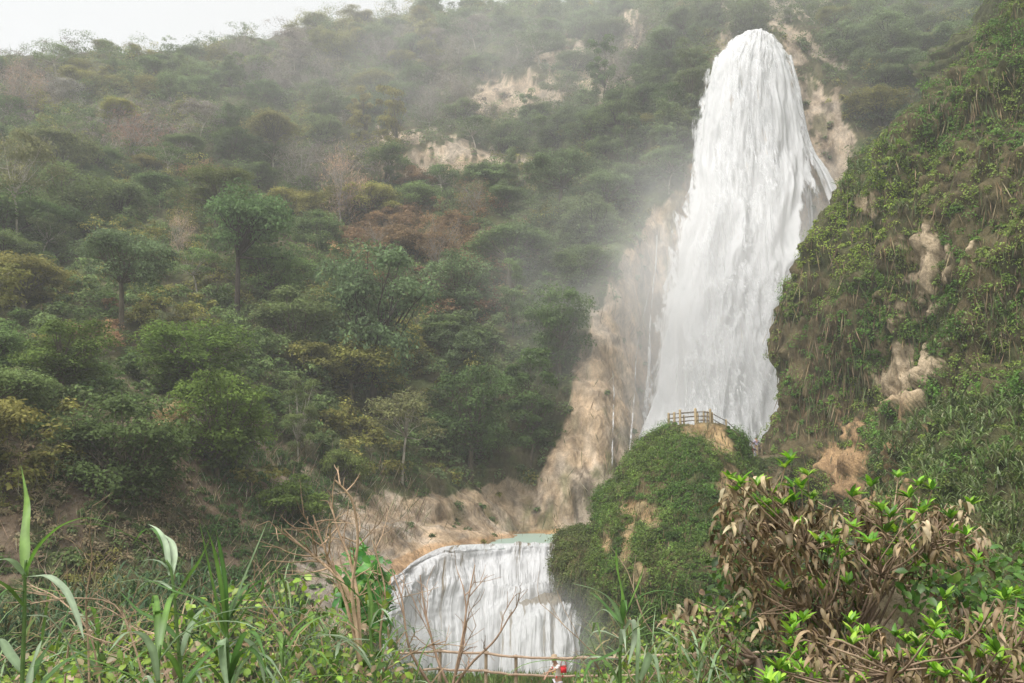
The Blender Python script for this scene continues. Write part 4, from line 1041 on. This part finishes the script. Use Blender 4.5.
reed('leftmost reed with one tall upright blade and broad drooping pale leaves', [(20, 760), (22, 683), (24, 630), (25, 578), (26, 560)], 4.2, [
 ([(25, 578), (25, 540), (27, 505), (21, 465)], 10, (.20, .33, .08)),
 ([(25, 575), (38, 548), (60, 527), (85, 518), (112, 523)], 9, (.12, .24, .04)),
 ([(27, 577), (48, 577), (66, 592), (78, 620), (84, 640)], 11, GP),
 ([(27, 616), (48, 618), (66, 640), (80, 672), (90, 700)], 11, GP),
 ([(24, 576), (12, 562), (0, 560), (-14, 570)], 11, GB),
 ([(24, 592), (8, 590), (-8, 606), (-20, 630)], 11, GD),
 ([(22, 672), (10, 655), (0, 640), (-18, 640)], 11, GB),
 ([(26, 690), (40, 660), (58, 635), (72, 600)], 10, GD),
 ([(26, 700), (32, 670), (38, 650), (42, 640)], 8, GP)], 7, .04, group=gr_)
reed('small reed with a bent pale crook of a leaf right of the leftmost one', [(184, 780), (182, 700), (178, 640), (172, 575), (166, 560)], 4.6, [
 ([(170, 575), (166, 545), (158, 530), (148, 524)], 6, GP), ([(172, 575), (174, 555), (170, 540), (150, 527)], 8, (.36, .44, .30)),
 ([(171, 573), (160, 562), (148, 560), (132, 563)], 5, GP), ([(173, 590), (160, 582), (146, 582), (136, 590)], 4, GP),
 ([(174, 600), (190, 575), (200, 560), (215, 528)], 6, GL), ([(178, 640), (160, 622), (140, 612), (118, 590)], 8, GD)], 16, .03, group=gr_)
reed('dense reed with a fan of dark spear-like blades pointing up', [(238, 790), (232, 720), (228, 660), (226, 615)], 4.4, [
 ([(226, 640), (215, 590), (206, 550), (198, 515)], 7, GL), ([(228, 640), (222, 590), (214, 550), (200, 512)], 5, GL),
 ([(228, 625), (226, 585), (218, 540), (206, 504)], 5, GD), ([(229, 625), (240, 590), (256, 550), (268, 520)], 7, GB),
 ([(229, 620), (250, 590), (275, 572), (302, 558)], 9, GD), ([(228, 640), (245, 612), (262, 590), (264, 545)], 6, GL),
 ([(226, 650), (244, 640), (258, 655), (266, 690)], 12, GP), ([(227, 650), (222, 640), (224, 668), (230, 700)], 10, GB),
 ([(226, 620), (200, 600), (170, 590), (118, 566)], 8, GD)], 22, .034, group=gr_)
reed('thin reed with narrow arching leaves beside the brown bare branches', [(384, 790), (380, 720), (372, 650), (368, 600)], 5.5, [
 ([(370, 640), (350, 640), (330, 650), (312, 668)], 5, GP), ([(370, 625), (388, 618), (400, 624), (412, 640)], 4, GP), ([(370, 640), (372, 610), (368, 580), (372, 560)], 5, GL),
 ([(372, 660), (400, 650), (420, 650), (440, 662)], 4, GP)], 18, .024, group=gr_)
reed('corn-like reed right of the cascade with tall twin blades and hooked pale leaves', [(620, 770), (620, 700), (620, 660), (622, 628), (624, 610)], 5.2, [
 ([(623, 620), (622, 595), (617, 570), (616, 548)], 7, GL), ([(624, 620), (632, 600), (640, 580), (645, 556)], 5, GL),
 ([(622, 625), (612, 602), (596, 590), (570, 583)], 7, (.22, .33, .16)), ([(622, 630), (608, 612), (598, 612), (581, 636), (579, 650)], 5, GB),
 ([(622, 640), (604, 632), (592, 634), (584, 655), (582, 668)], 7, GP), ([(623, 635), (632, 620), (634, 640), (628, 665)], 9, (.36, .44, .30)),
 ([(621, 650), (600, 660), (590, 664), (580, 690)], 9, GD), ([(623, 625), (612, 614), (600, 600), (590, 592)], 8, GD),
 ([(636, 690), (637, 655), (638, 632), (636, 628)], 7, (.30, .42, .22)), ([(640, 680), (650, 655), (656, 662), (660, 690)], 8, GB),
 ([(620, 660), (590, 658), (578, 672), (572, 700)], 8, GP)], 10, .034, group=gr_)
for k, (x, y, Y_, lab) in enumerate([(100, 640, 5.5, 'short reed tuft low between the two left reeds'), (285, 655, 5.2, 'short reed tuft right of the spear-like fan'), (335, 665, 5.8, 'low reed tuft under the bare brown branches'), (160, 665, 4.0, 'low reed tuft nearest the bottom edge on the left'), (700, 672, 7.0, 'low reed tuft under the left end of the withered bush')]):
    reed(lab, [(x, y + 110), (x + 2, y + 60), (x - 2, y + 10), (x, y - 20)], Y_, [], 20, .026, group=gr_)

# bare branching shrubs
def twigs(b, p, d, L, r, depth, c, spread=.55, up=.2):
    n = 5; P = [p]
    for k in range(n):
        d = unit(d + rng.normal(size=3) * .10 + np.array([0, 0, up * .06])); P.append(P[-1] + d * L / n)
        if depth > 0 and k >= 1 and rng.random() < .75:
            dd = unit(d + rng.normal(size=3) * spread); twigs(b, P[-1], dd, L * (.35 + .35 * rng.random()), r * .55, depth - 1, c, spread, up)
    b.tube(np.array(P), np.linspace(r, r * .45, n + 1), 5, np.array(c) * (.85 + .3 * rng.random()), cap=False)
def branchy(name, label, cat, lines, Y, r, c, sub=1.0, depth=1):
    root = empty(name, PT(lines[0][0][0], lines[0][0][1], Y)); tag(root, label, cat); rv = np.array(root.location); b = MB()
    for L in lines:
        off = (rng.random() - .5) * .6
        P = catm([PT(x, y, Y + off * k / len(L)) for k, (x, y) in enumerate(L)], 14); b.tube(P - rv, np.linspace(r, r * .35, 14), 6, np.array(c) * (.85 + .3 * rng.random()), cap=False)
        for k in range(4, 13):
            if rng.random() < .75 * sub:
                d = unit((P[k] - P[k - 1]) / np.linalg.norm(P[k] - P[k - 1]) + rng.normal(size=3) * .6); twigs(b, P[k] - rv, d, .10 + .22 * rng.random(), r * .4, depth, c)
    b.build('branches', M_bark, root, True); return root
TW = (.42, .30, .20)
branchy('bare_shrub', 'brown leafless shrub with forked branches at the lower left centre', 'shrub', [
 [(372, 780), (362, 680), (352, 600), (330, 570), (300, 545), (284, 530)], [(360, 660), (345, 600), (325, 550), (313, 515)], [(358, 640), (352, 590), (358, 540), (352, 500), (335, 480)],
 [(360, 650), (358, 600), (350, 560), (338, 530), (330, 500)], [(350, 600), (338, 575), (318, 560), (305, 548)]], 5.6, .013, TW, 1.)
branchy('bare_shrub', 'thin leafless shrub whose dark twigs rise in front of the cascade', 'shrub', [
 [(440, 780), (452, 690), (462, 640), (468, 600), (475, 565)], [(448, 700), (462, 650), (466, 610), (463, 585)], [(445, 700), (470, 665), (495, 640), (512, 612)], [(450, 690), (436, 655), (425, 610), (420, 575)],
 [(440, 700), (410, 650), (402, 600), (392, 570)]], 6.2, .011, (.36, .25, .18), .8)
branchy('bare_shrub', 'sprawl of dead arching twigs low at the left', 'shrub', [
 [(110, 760), (92, 640), (60, 600), (30, 585)], [(90, 700), (88, 640), (86, 600), (92, 560), (90, 538)], [(190, 760), (160, 660), (125, 620), (95, 602)], [(180, 740), (160, 640), (140, 640), (110, 665)], [(60, 760), (70, 640), (100, 640), (130, 650)], [(150, 700), (120, 610), (70, 598), (30, 604)]], 5.2, .0065, (.40, .29, .20), 1.)
branchy('bare_shrub', 'few thin leafless twigs standing beside the left edge of the cascade', 'shrub', [[(345, 780), (372, 690), (400, 660), (440, 640)], [(330, 700), (300, 650), (270, 610), (250, 580)], [(388, 700), (380, 640), (385, 590), (372, 540)]], 6.0, .010, TW, 1.)

# small broad leaves: blade with midrib fold, arched
def ovals(b, P, D, Nn, L, Wd, C, curl=.35, seg=4, fold=.25):
    n = len(P); D = unit(D); S = unit(np.cross(D, Nn)); Nn = unit(np.cross(S, D)); L = np.broadcast_to(L, (n,)); Wd = np.broadcast_to(Wd, (n,)); cur = np.broadcast_to(curl, (n,))
    t = np.linspace(0, 1, seg + 1); w = np.sin(np.pi * np.clip(t, 0, 1) ** .8) ** .8; w[0] = .04; w[-1] = .02
    pts = [P]; d = D
    for k in range(seg): pts.append(pts[-1] + d * (L / seg)[:, None]); d = unit(d - Nn * (cur / seg)[:, None])
    V = []
    for k in range(seg + 1):
        hw = (Wd * w[k] / 2)[:, None]; V += [pts[k] + S * hw + Nn * hw * fold, pts[k], pts[k] - S * hw + Nn * hw * fold]
    V = np.stack(V, 1); base = np.arange(n)[:, None] * 3 * (seg + 1)
    pat = np.array([[3 * k + a, 3 * k + a + 1, 3 * k + a + 4, 3 * k + a + 3] for k in range(seg) for a in (0, 1)]).ravel()
    Q = (base + pat[None]).reshape(-1, 4)
    C = np.repeat(np.broadcast_to(C, (n, 3)), 3 * (seg + 1), axis=0) * np.tile(np.array([1., 1.2, 1.]), n * (seg + 1))[:, None]
    b.add(V.reshape(-1, 3), Q, C)

# vine tangle over the bank at the bottom
def tangle(b, poly, Y0, Y1, n, size, pal, pw=None, top=None):
    poly = np.asarray(poly, float); lo, hi = poly.min(0), poly.max(0); px = lo[0] + (hi - lo)[0] * rng.random(n * 4); py = lo[1] + (hi - lo)[1] * rng.random(n * 4)
    k = inpoly(px, py, poly, 1) + (fbm(np.stack([px * .05, py * .05, 0 * px], -1), 401, 3) - .5) * 50 > 0; px, py = px[k][:n], py[k][:n]; n = len(px)
    Y = Y0 + (Y1 - Y0) * rng.random(n); P = PT(px, py, Y)
    D = unit(rdir(n) + np.array([0, 0, -.25])); N = unit(rdir(n) * .6 + np.array([0, -.3, .8]))
    s = size * (.6 + .8 * rng.random(n)); ovals(b, P, D, N, s, s * .62, jit(n, pickcol(n, pal, pw), .25, .1), .5, 3)
b = MB()
VP = [[.24, .36, .045], [.15, .25, .04], [.28, .38, .07], [.09, .16, .03], [.36, .28, .17]]
tangle(b, [(60, 640), (130, 620), (240, 590), (300, 580), (385, 590), (400, 650), (430, 690), (430, 760), (-30, 760), (-30, 670)], 5.6, 8., 3000, .055, VP, [.3, .25, .15, .2, .1])
tangle(b, [(-30, 655), (200, 650), (330, 645), (420, 672), (440, 760), (-30, 760)], 4.6, 6., 1700, .05, VP, [.2, .2, .1, .25, .25])
tangle(b, [(350, 535), (384, 562), (390, 620), (372, 640), (340, 600)], 6., 7., 260, .09, [[.07, .20, .05], [.12, .28, .06]])
tangle(b, [(585, 672), (640, 650), (700, 600), (740, 600), (760, 760), (570, 760)], 7., 9.5, 2000, .055, VP, [.25, .25, .1, .25, .15])
n = 650; px = np.concatenate([-20 + 440 * rng.random(n * 3 // 4), 590 + 150 * rng.random(n - n * 3 // 4)]); Yv = 5.5 + 3 * rng.random(n); py = 630 + 100 * rng.random(n) - 25 * (px > 220) * (px < 400)
b.add(*longleaf(PT(px, py, Yv), unit(rdir(n) * .8 + np.array([0, 0, .9])), .25 + .35 * rng.random(n), .010 + .01 * rng.random(n), jit(n, pickcol(n, [[.14, .22, .06], [.30, .24, .13], [.22, .30, .14]]), .25), 1.6 * rng.random(n) + .5, 4))
tag(b.build('vine_tangle', M_leaf_near), 'tangle of small bright green vine leaves and grass on the near bank', kind='stuff')
b = MB()
for k in range(60):
    x = -10 + 430 * rng.random() if k < 45 else 600 + 140 * rng.random(); p = PT(x, 640 + 60 * rng.random(), 5.4 + 2.5 * rng.random())
    twigs(b, p, unit(rng.normal(size=3) + np.array([0, 0, .5])), .35 + .5 * rng.random(), .005, 1, [(.38, .28, .19), (.28, .20, .14)][k % 2])
tag(b.build('dead_stalks', M_bark), 'dead stalks and thin vines tangled in the near bank', kind='stuff')
# earth bank under the near plants (keeps them rooted)

# distant cane clumps behind the reeds
CG = 'clumps of cane in the hollow behind the foreground reeds'
for k, (x, y, Y, s, lab) in enumerate([(95, 640, 34, 3.4, 'feathery blue-green cane clump behind the leftmost reed'), (150, 625, 30, 3.6, 'widest cane clump, behind the reed with the crooked leaf'), (215, 640, 32, 3.4, 'cane clump behind the spear-like reed fan'), (20, 650, 28, 3.2, 'shadowy cane clump at the left edge'), (275, 650, 38, 3.6, 'dark cane clump under the fresh green feathery shrub'), (330, 672, 36, 3.0, 'cane clump behind the bare brown shrub')]):
    P0 = PT(x, y + 46, Y); root = empty('cane_clump', P0); tag(root, lab, 'cane', CG)
    b = MB(); n = 1500; base = rng.normal(size=(n, 3)) * np.array([s * .55, s * .4, 0]); hh = rng.random(n) ** .7 * s * (.95 - .25 * np.hypot(base[:, 0], base[:, 1]) / s)
    P = base + np.stack([0 * hh, 0 * hh, hh], -1)
    b.add(*longleaf(P, unit(rdir(n) + np.array([0, 0, .7])), .5 + .5 * rng.random(n), .07, jit(n, pickcol(n, [[.085, .15, .06], [.055, .105, .045], [.15, .20, .11], [.16, .14, .07]], [.4, .3, .15, .15]), .25), 1.8, 4)); b.build('leaves', M_leaf_mid, root)
    b = MB()
    for q in range(26):
        a = rng.normal(size=3) * np.array([s * .5, s * .35, 0]); b.tube(np.array([[0, 0, -.3], a * .6 + [0, 0, -.15], a, a + [rng.normal() * .2, 0, s * .6], a + [rng.normal() * .5, 0, s * .9]]), [.03, .03, .03, .025, .01], 4, (.22, .22, .11), cap=False)
    b.build('stems', M_bark, root)

# ================================================================== WITHERED BUSH
DRY = [[.20, .145, .075], [.29, .215, .12], [.11, .08, .04], [.42, .34, .21]]
def dry_bush(label, base, Y, whorls_poly, nb, ng, leaf=.20, seedpts=None, gpts=(), Yd=1.1, sp_px=8.):
    root = empty('withered_bush', PT(*base, Y)); tag(root, label, 'bush'); rv = np.array(root.location)
    poly = np.asarray(whorls_poly, float); lo, hi = poly.min(0), poly.max(0)
    px = lo[0] + (hi - lo)[0] * rng.random(9000); py = lo[1] + (hi - lo)[1] * rng.random(9000)
    s = inpoly(px, py, poly, 1) + (fbm(np.stack([px * .03, py * .03, 0 * px], -1), 411, 3) - .5) * 36; k = s > 0; px, py, s = px[k], py[k], s[k]
    # thin out so that whorls keep apart
    keep = []
    for i in range(len(px)):
        if all((px[i] - px[j])**2 + (py[i] - py[j])**2 > sp_px ** 2 for j in keep): keep.append(i)
        if len(keep) >= nb + ng: break
    px, py, s = px[keep], py[keep], s[keep]; n = len(px)
    Yw = Y - Yd * .8 * np.sqrt(np.clip(s / 60, 0, 1)) * rng.random(n) + Yd * .5 * rng.normal(size=n) * .6
    T = PT(px, py, Yw) - rv; green = rng.random(n) < ng / (nb + ng)
    for (gx_, gy_) in gpts:
        T = np.concatenate([T, [PT(gx_, gy_, Y - .3) - rv]]); green = np.append(green, True)
    # skeleton: trunk forks -> limbs -> whorl ends
    br = MB(); hubs = []
    trunk = np.array([[0, 0, -.5], [.05, 0, .2], [.0, .05, .5]]); br.tube(trunk, [.06, .05, .045], 7, (.22, .17, .13))
    cen = T.mean(0); nh = min(46, len(T)); hid = rng.choice(len(T), nh, replace=False)
    for h in hid:
        q_ = .45 + .35 * rng.random(); hp2 = T[h] * q_ + trunk[2] * (1 - q_) + rng.normal(size=3) * .08; mid = (hp2 + trunk[2]) / 2 + np.array([0, 0, -.08]) + rng.normal(size=3) * .07
        br.tube(catm([trunk[2], mid, hp2], 8), np.linspace(.022, .009, 8), 6, (.26, .19, .14), cap=False); hubs.append(hp2)
    hubs = np.array(hubs)
    for p in T:
        h = hubs[np.argmin(((hubs - p)**2).sum(1))]; m1 = (h + p) / 2 + rng.normal(size=3) * .05 + np.array([0, 0, -.05])
        br.tube(catm([h, m1, p], 6), np.linspace(.010, .005, 6), 5, np.array([.36, .26, .18]) * (.7 + .5 * rng.random()), cap=False)
    br.build('branches', M_bark, root, True)
    b = MB(); g = MB()
    k = np.repeat(np.flatnonzero(~green), 9); n = len(k); a = rng.random(n) * 2 * np.pi; D = unit(np.stack([np.cos(a), np.sin(a), .15 - .9 * rng.random(n)], -1))
    P = T[k] + rdir(n) * .04 - np.array([0, 0, 1.]) * (.13 * rng.random(n))[:, None]
    N = unit(np.array([0, 0, 1.]) + D * .5 + rdir(n) * .35); L = leaf * (.65 + .6 * rng.random(n))
    tone = np.asarray(DRY)[rng.choice(4, len(T), p=[.4, .25, .2, .15])][k]
    ovals(b, P, D, N, L, L * .26, jit(n, tone, .25, .06), 1.5 + .9 * rng.random(n), 5, .5)
    b.build('dry_leaves', M_dry, root, True)
    k = np.repeat(np.flatnonzero(green), 11); n = len(k); a = rng.random(n) * 2 * np.pi; D = unit(np.stack([np.cos(a), np.sin(a), .35 + 1.5 * rng.random(n)], -1)); N = unit(np.array([0, 0, 1.]) - D * .4 + rdir(n) * .2)
    L = leaf * 1.0 * (.6 + .6 * rng.random(n)); ovals(g, T[k], D, N, L, L * .3, jit(n, pickcol(n, [[.20, .42, .03], [.32, .52, .05], [.09, .22, .02]]), .2, .08), .5, 4, .4)
    g.build('green_leaves', M_leaf_near, root, True)
    return root
dry_bush('withered bush with drooping brown leaves and fresh green shoots in front of the cliff', (835, 740), 8.6,
 [(712, 505), (735, 478), (745, 468), (775, 480), (800, 478), (830, 505), (880, 498), (905, 490), (945, 500), (972, 500), (985, 540), (985, 570), (940, 560), (880, 570), (860, 610), (800, 640), (760, 620), (740, 600), (720, 560), (708, 530)], 285, 105, .14,
 gpts=[(785, 468), (790, 460), (730, 480), (808, 476), (871, 487), (852, 497), (783, 505), (765, 508), (898, 478), (918, 486), (932, 490), (835, 545), (760, 505), (812, 500)])
dry_bush('twiggy left arm of withered brown leaves reaching towards the knoll', (760, 720), 8.2, [(672, 600), (690, 592), (705, 598), (708, 620), (680, 625)], 7, 0, .17)
dry_bush('lower half-dead shrub of brown and dark green leaves in the bottom right corner', (960, 800), 6.6, [(800, 630), (850, 620), (900, 625), (950, 600), (1040, 590), (1060, 760), (800, 760), (760, 690)], 150, 120, .115, gpts=[(945, 600), (960, 640), (900, 660), (1005, 600), (1015, 650)])
b = MB()
tangle(b, [(700, 560), (760, 520), (900, 520), (990, 570), (1050, 560), (1060, 760), (680, 760)], 8.8, 10.5, 5200, .085, [[.05, .10, .025], [.09, .18, .03], [.16, .10, .055], [.04, .07, .02]], [.3, .25, .25, .2])
tangle(b, [(880, 570), (1060, 540), (1060, 720), (920, 720)], 7.5, 9., 1100, .085, [[.09, .20, .03], [.06, .13, .025], [.15, .27, .05]])
tag(b.build('thicket', M_leaf_near), 'dense dark leafy thicket behind and beneath the withered bush', kind='stuff')
# pale rocks seen under the bush
for k, (x, y, Y, s, lab) in enumerate([(900, 612, 8.9, .26, 'pale tan boulder showing under the withered bush'), (885, 640, 8.7, .2, 'smaller pale stone below the tan boulder')]):
    th = np.linspace(0, np.pi, 14)[:, None]; ph = np.linspace(0, 2 * np.pi, 20, endpoint=False)[None]
    D = np.stack([np.sin(th) * np.cos(ph), np.sin(th) * np.sin(ph), np.cos(th) * np.ones_like(ph)], -1)
    G = D * (s * (.8 + .6 * (fbm(D * 2 + k * 5, 421, 3)))[..., None]) * np.array([1.3, 1, .9])
    o = link('boulder', mesh_from('boulder', G.reshape(-1, 3), grid_quads(14, 20, True), np.full((280, 3), [.66, .54, .38]), True), M_rock); o.location = PT(x, y, Y); tag(o, lab, 'rock')

# ================================================================== AIR
def boxmesh(name, lo, hi):
    lo = np.array(lo); hi = np.array(hi); V = np.array([[(lo, hi)[a][0], (lo, hi)[b_][1], (lo, hi)[c][2]] for a in (0, 1) for b_ in (0, 1) for c in (0, 1)])
    return mesh_from(name, V, [[0, 1, 3, 2], [4, 6, 7, 5], [0, 4, 5, 1], [2, 3, 7, 6], [0, 2, 6, 4], [1, 5, 7, 3]])
HAZE = .0008
m, t = newmat('air'); g = NT(t); v = g.n('ShaderNodeVolumePrincipled'); v.inputs['Color'].default_value = (.97, .98, 1., 1); v.inputs['Density'].default_value = HAZE; v.inputs['Anisotropy'].default_value = .2
o = g.n('ShaderNodeOutputMaterial'); g.l(v.outputs[0], o.inputs['Volume'])
hz = link('haze', boxmesh('haze', (-1600, -1600, -20), (1600, 2100, 165)), m); tag(hz, 'thin pale haze filling the valley', kind='stuff')
# spray cloud around the falls
def spray(name, c, r, dens, label):
    th = np.linspace(0, np.pi, 12)[:, None]; ph = np.linspace(0, 2 * np.pi, 20, endpoint=False)[None]
    D = np.stack([np.sin(th) * np.cos(ph), np.sin(th) * np.sin(ph), np.cos(th) * np.ones_like(ph)], -1)
    m, t = newmat(name); g = NT(t)
    tc = g.n('ShaderNodeTexCoord'); ln = g.n('ShaderNodeVectorMath'); ln.operation = 'LENGTH'; g.l(tc.outputs['Object'], ln.inputs[0])
    fall = g.ramp(ln.outputs['Value'], .25, .98, 1., 0.)
    nz = g.noise(.06, 2, .5); d = g.math('MULTIPLY', fall, g.ramp(nz.outputs['Fac'], .3, .7, .3, 1.6)); d = g.math('MULTIPLY', d, dens)
    v = g.n('ShaderNodeVolumePrincipled'); v.inputs['Color'].default_value = (1, 1, 1, 1); g.l(d, v.inputs['Density'])
    o = g.n('ShaderNodeOutputMaterial'); g.l(v.outputs[0], o.inputs['Volume'])
    o = link(name, mesh_from(name, D.reshape(-1, 3), grid_quads(12, 20, True)[:, ::-1]), m); o.location = c; o.scale = r; tag(o, label, kind='stuff'); return o
spray('spray', PT(705, 355, 122), (38, 18, 40), .04, 'white spray drifting around the foot of the tall fall')
spray('cascade_spray', PT(500, 635, 62), (11, 6, 5), .06, 'fine spray rising from the foot of the low cascade')
spray('mist', PT(690, 40, 175), (150, 70, 62), .0036, 'drifting mist over the slope at the top of the falls')

# ================================================================== LIGHT, WORLD, CAMERA
w = bpy.data.worlds.new('World'); sc.world = w; w.use_nodes = True; t = w.node_tree; t.nodes.clear(); g = NT(t)
SUN_EL, SUN_AZ = R(62), R(222)          # azimuth measured from +Y clockwise: behind the camera, to the left
sk = g.n('ShaderNodeTexSky'); sk.sky_type = 'NISHITA'; sk.sun_disc = False; sk.sun_elevation = SUN_EL; sk.sun_rotation = SUN_AZ; sk.dust_density = 4; sk.air_density = 1
hsv = g.n('ShaderNodeHueSaturation'); hsv.inputs['Saturation'].default_value = .25; g.l(sk.outputs[0], hsv.inputs['Color'])
c = g.mix(.72, hsv.outputs[0], (9.0, 9.1, 9.1))
bg = g.n('ShaderNodeBackground'); g.l(c, bg.inputs['Color']); bg.inputs['Strength'].default_value = .067
o = g.n('ShaderNodeOutputWorld'); g.l(bg.outputs[0], o.inputs['Surface'])
sl = bpy.data.lights.new('sun', 'SUN'); sl.energy = 2.3; sl.angle = R(30); sl.color = (1, .97, .93)
so = bpy.data.objects.new('sun', sl); COL.objects.link(so); so.rotation_euler = (math.pi / 2 - SUN_EL, 0, -SUN_AZ + math.pi)
cam = bpy.data.cameras.new('camera'); co = bpy.data.objects.new('camera', cam); COL.objects.link(co); sc.camera = co
cam.sensor_width = 36; cam.lens = F / W * 36; cam.clip_end = 6000; cam.clip_start = .05
co.rotation_euler = (math.pi / 2 + PITCH, 0, 0)
sc.view_settings.view_transform = 'Standard'; sc.view_settings.look = 'None'; sc.view_settings.gamma = 1; sc.view_settings.exposure = .97
sc.cycles.use_denoising = True
sc.cycles.max_bounces = 5; sc.cycles.diffuse_bounces = 2; sc.cycles.transparent_max_bounces = 12; sc.cycles.volume_bounces = 2; sc.cycles.volume_max_steps = 64; sc.cycles.volume_step_rate = 1.2
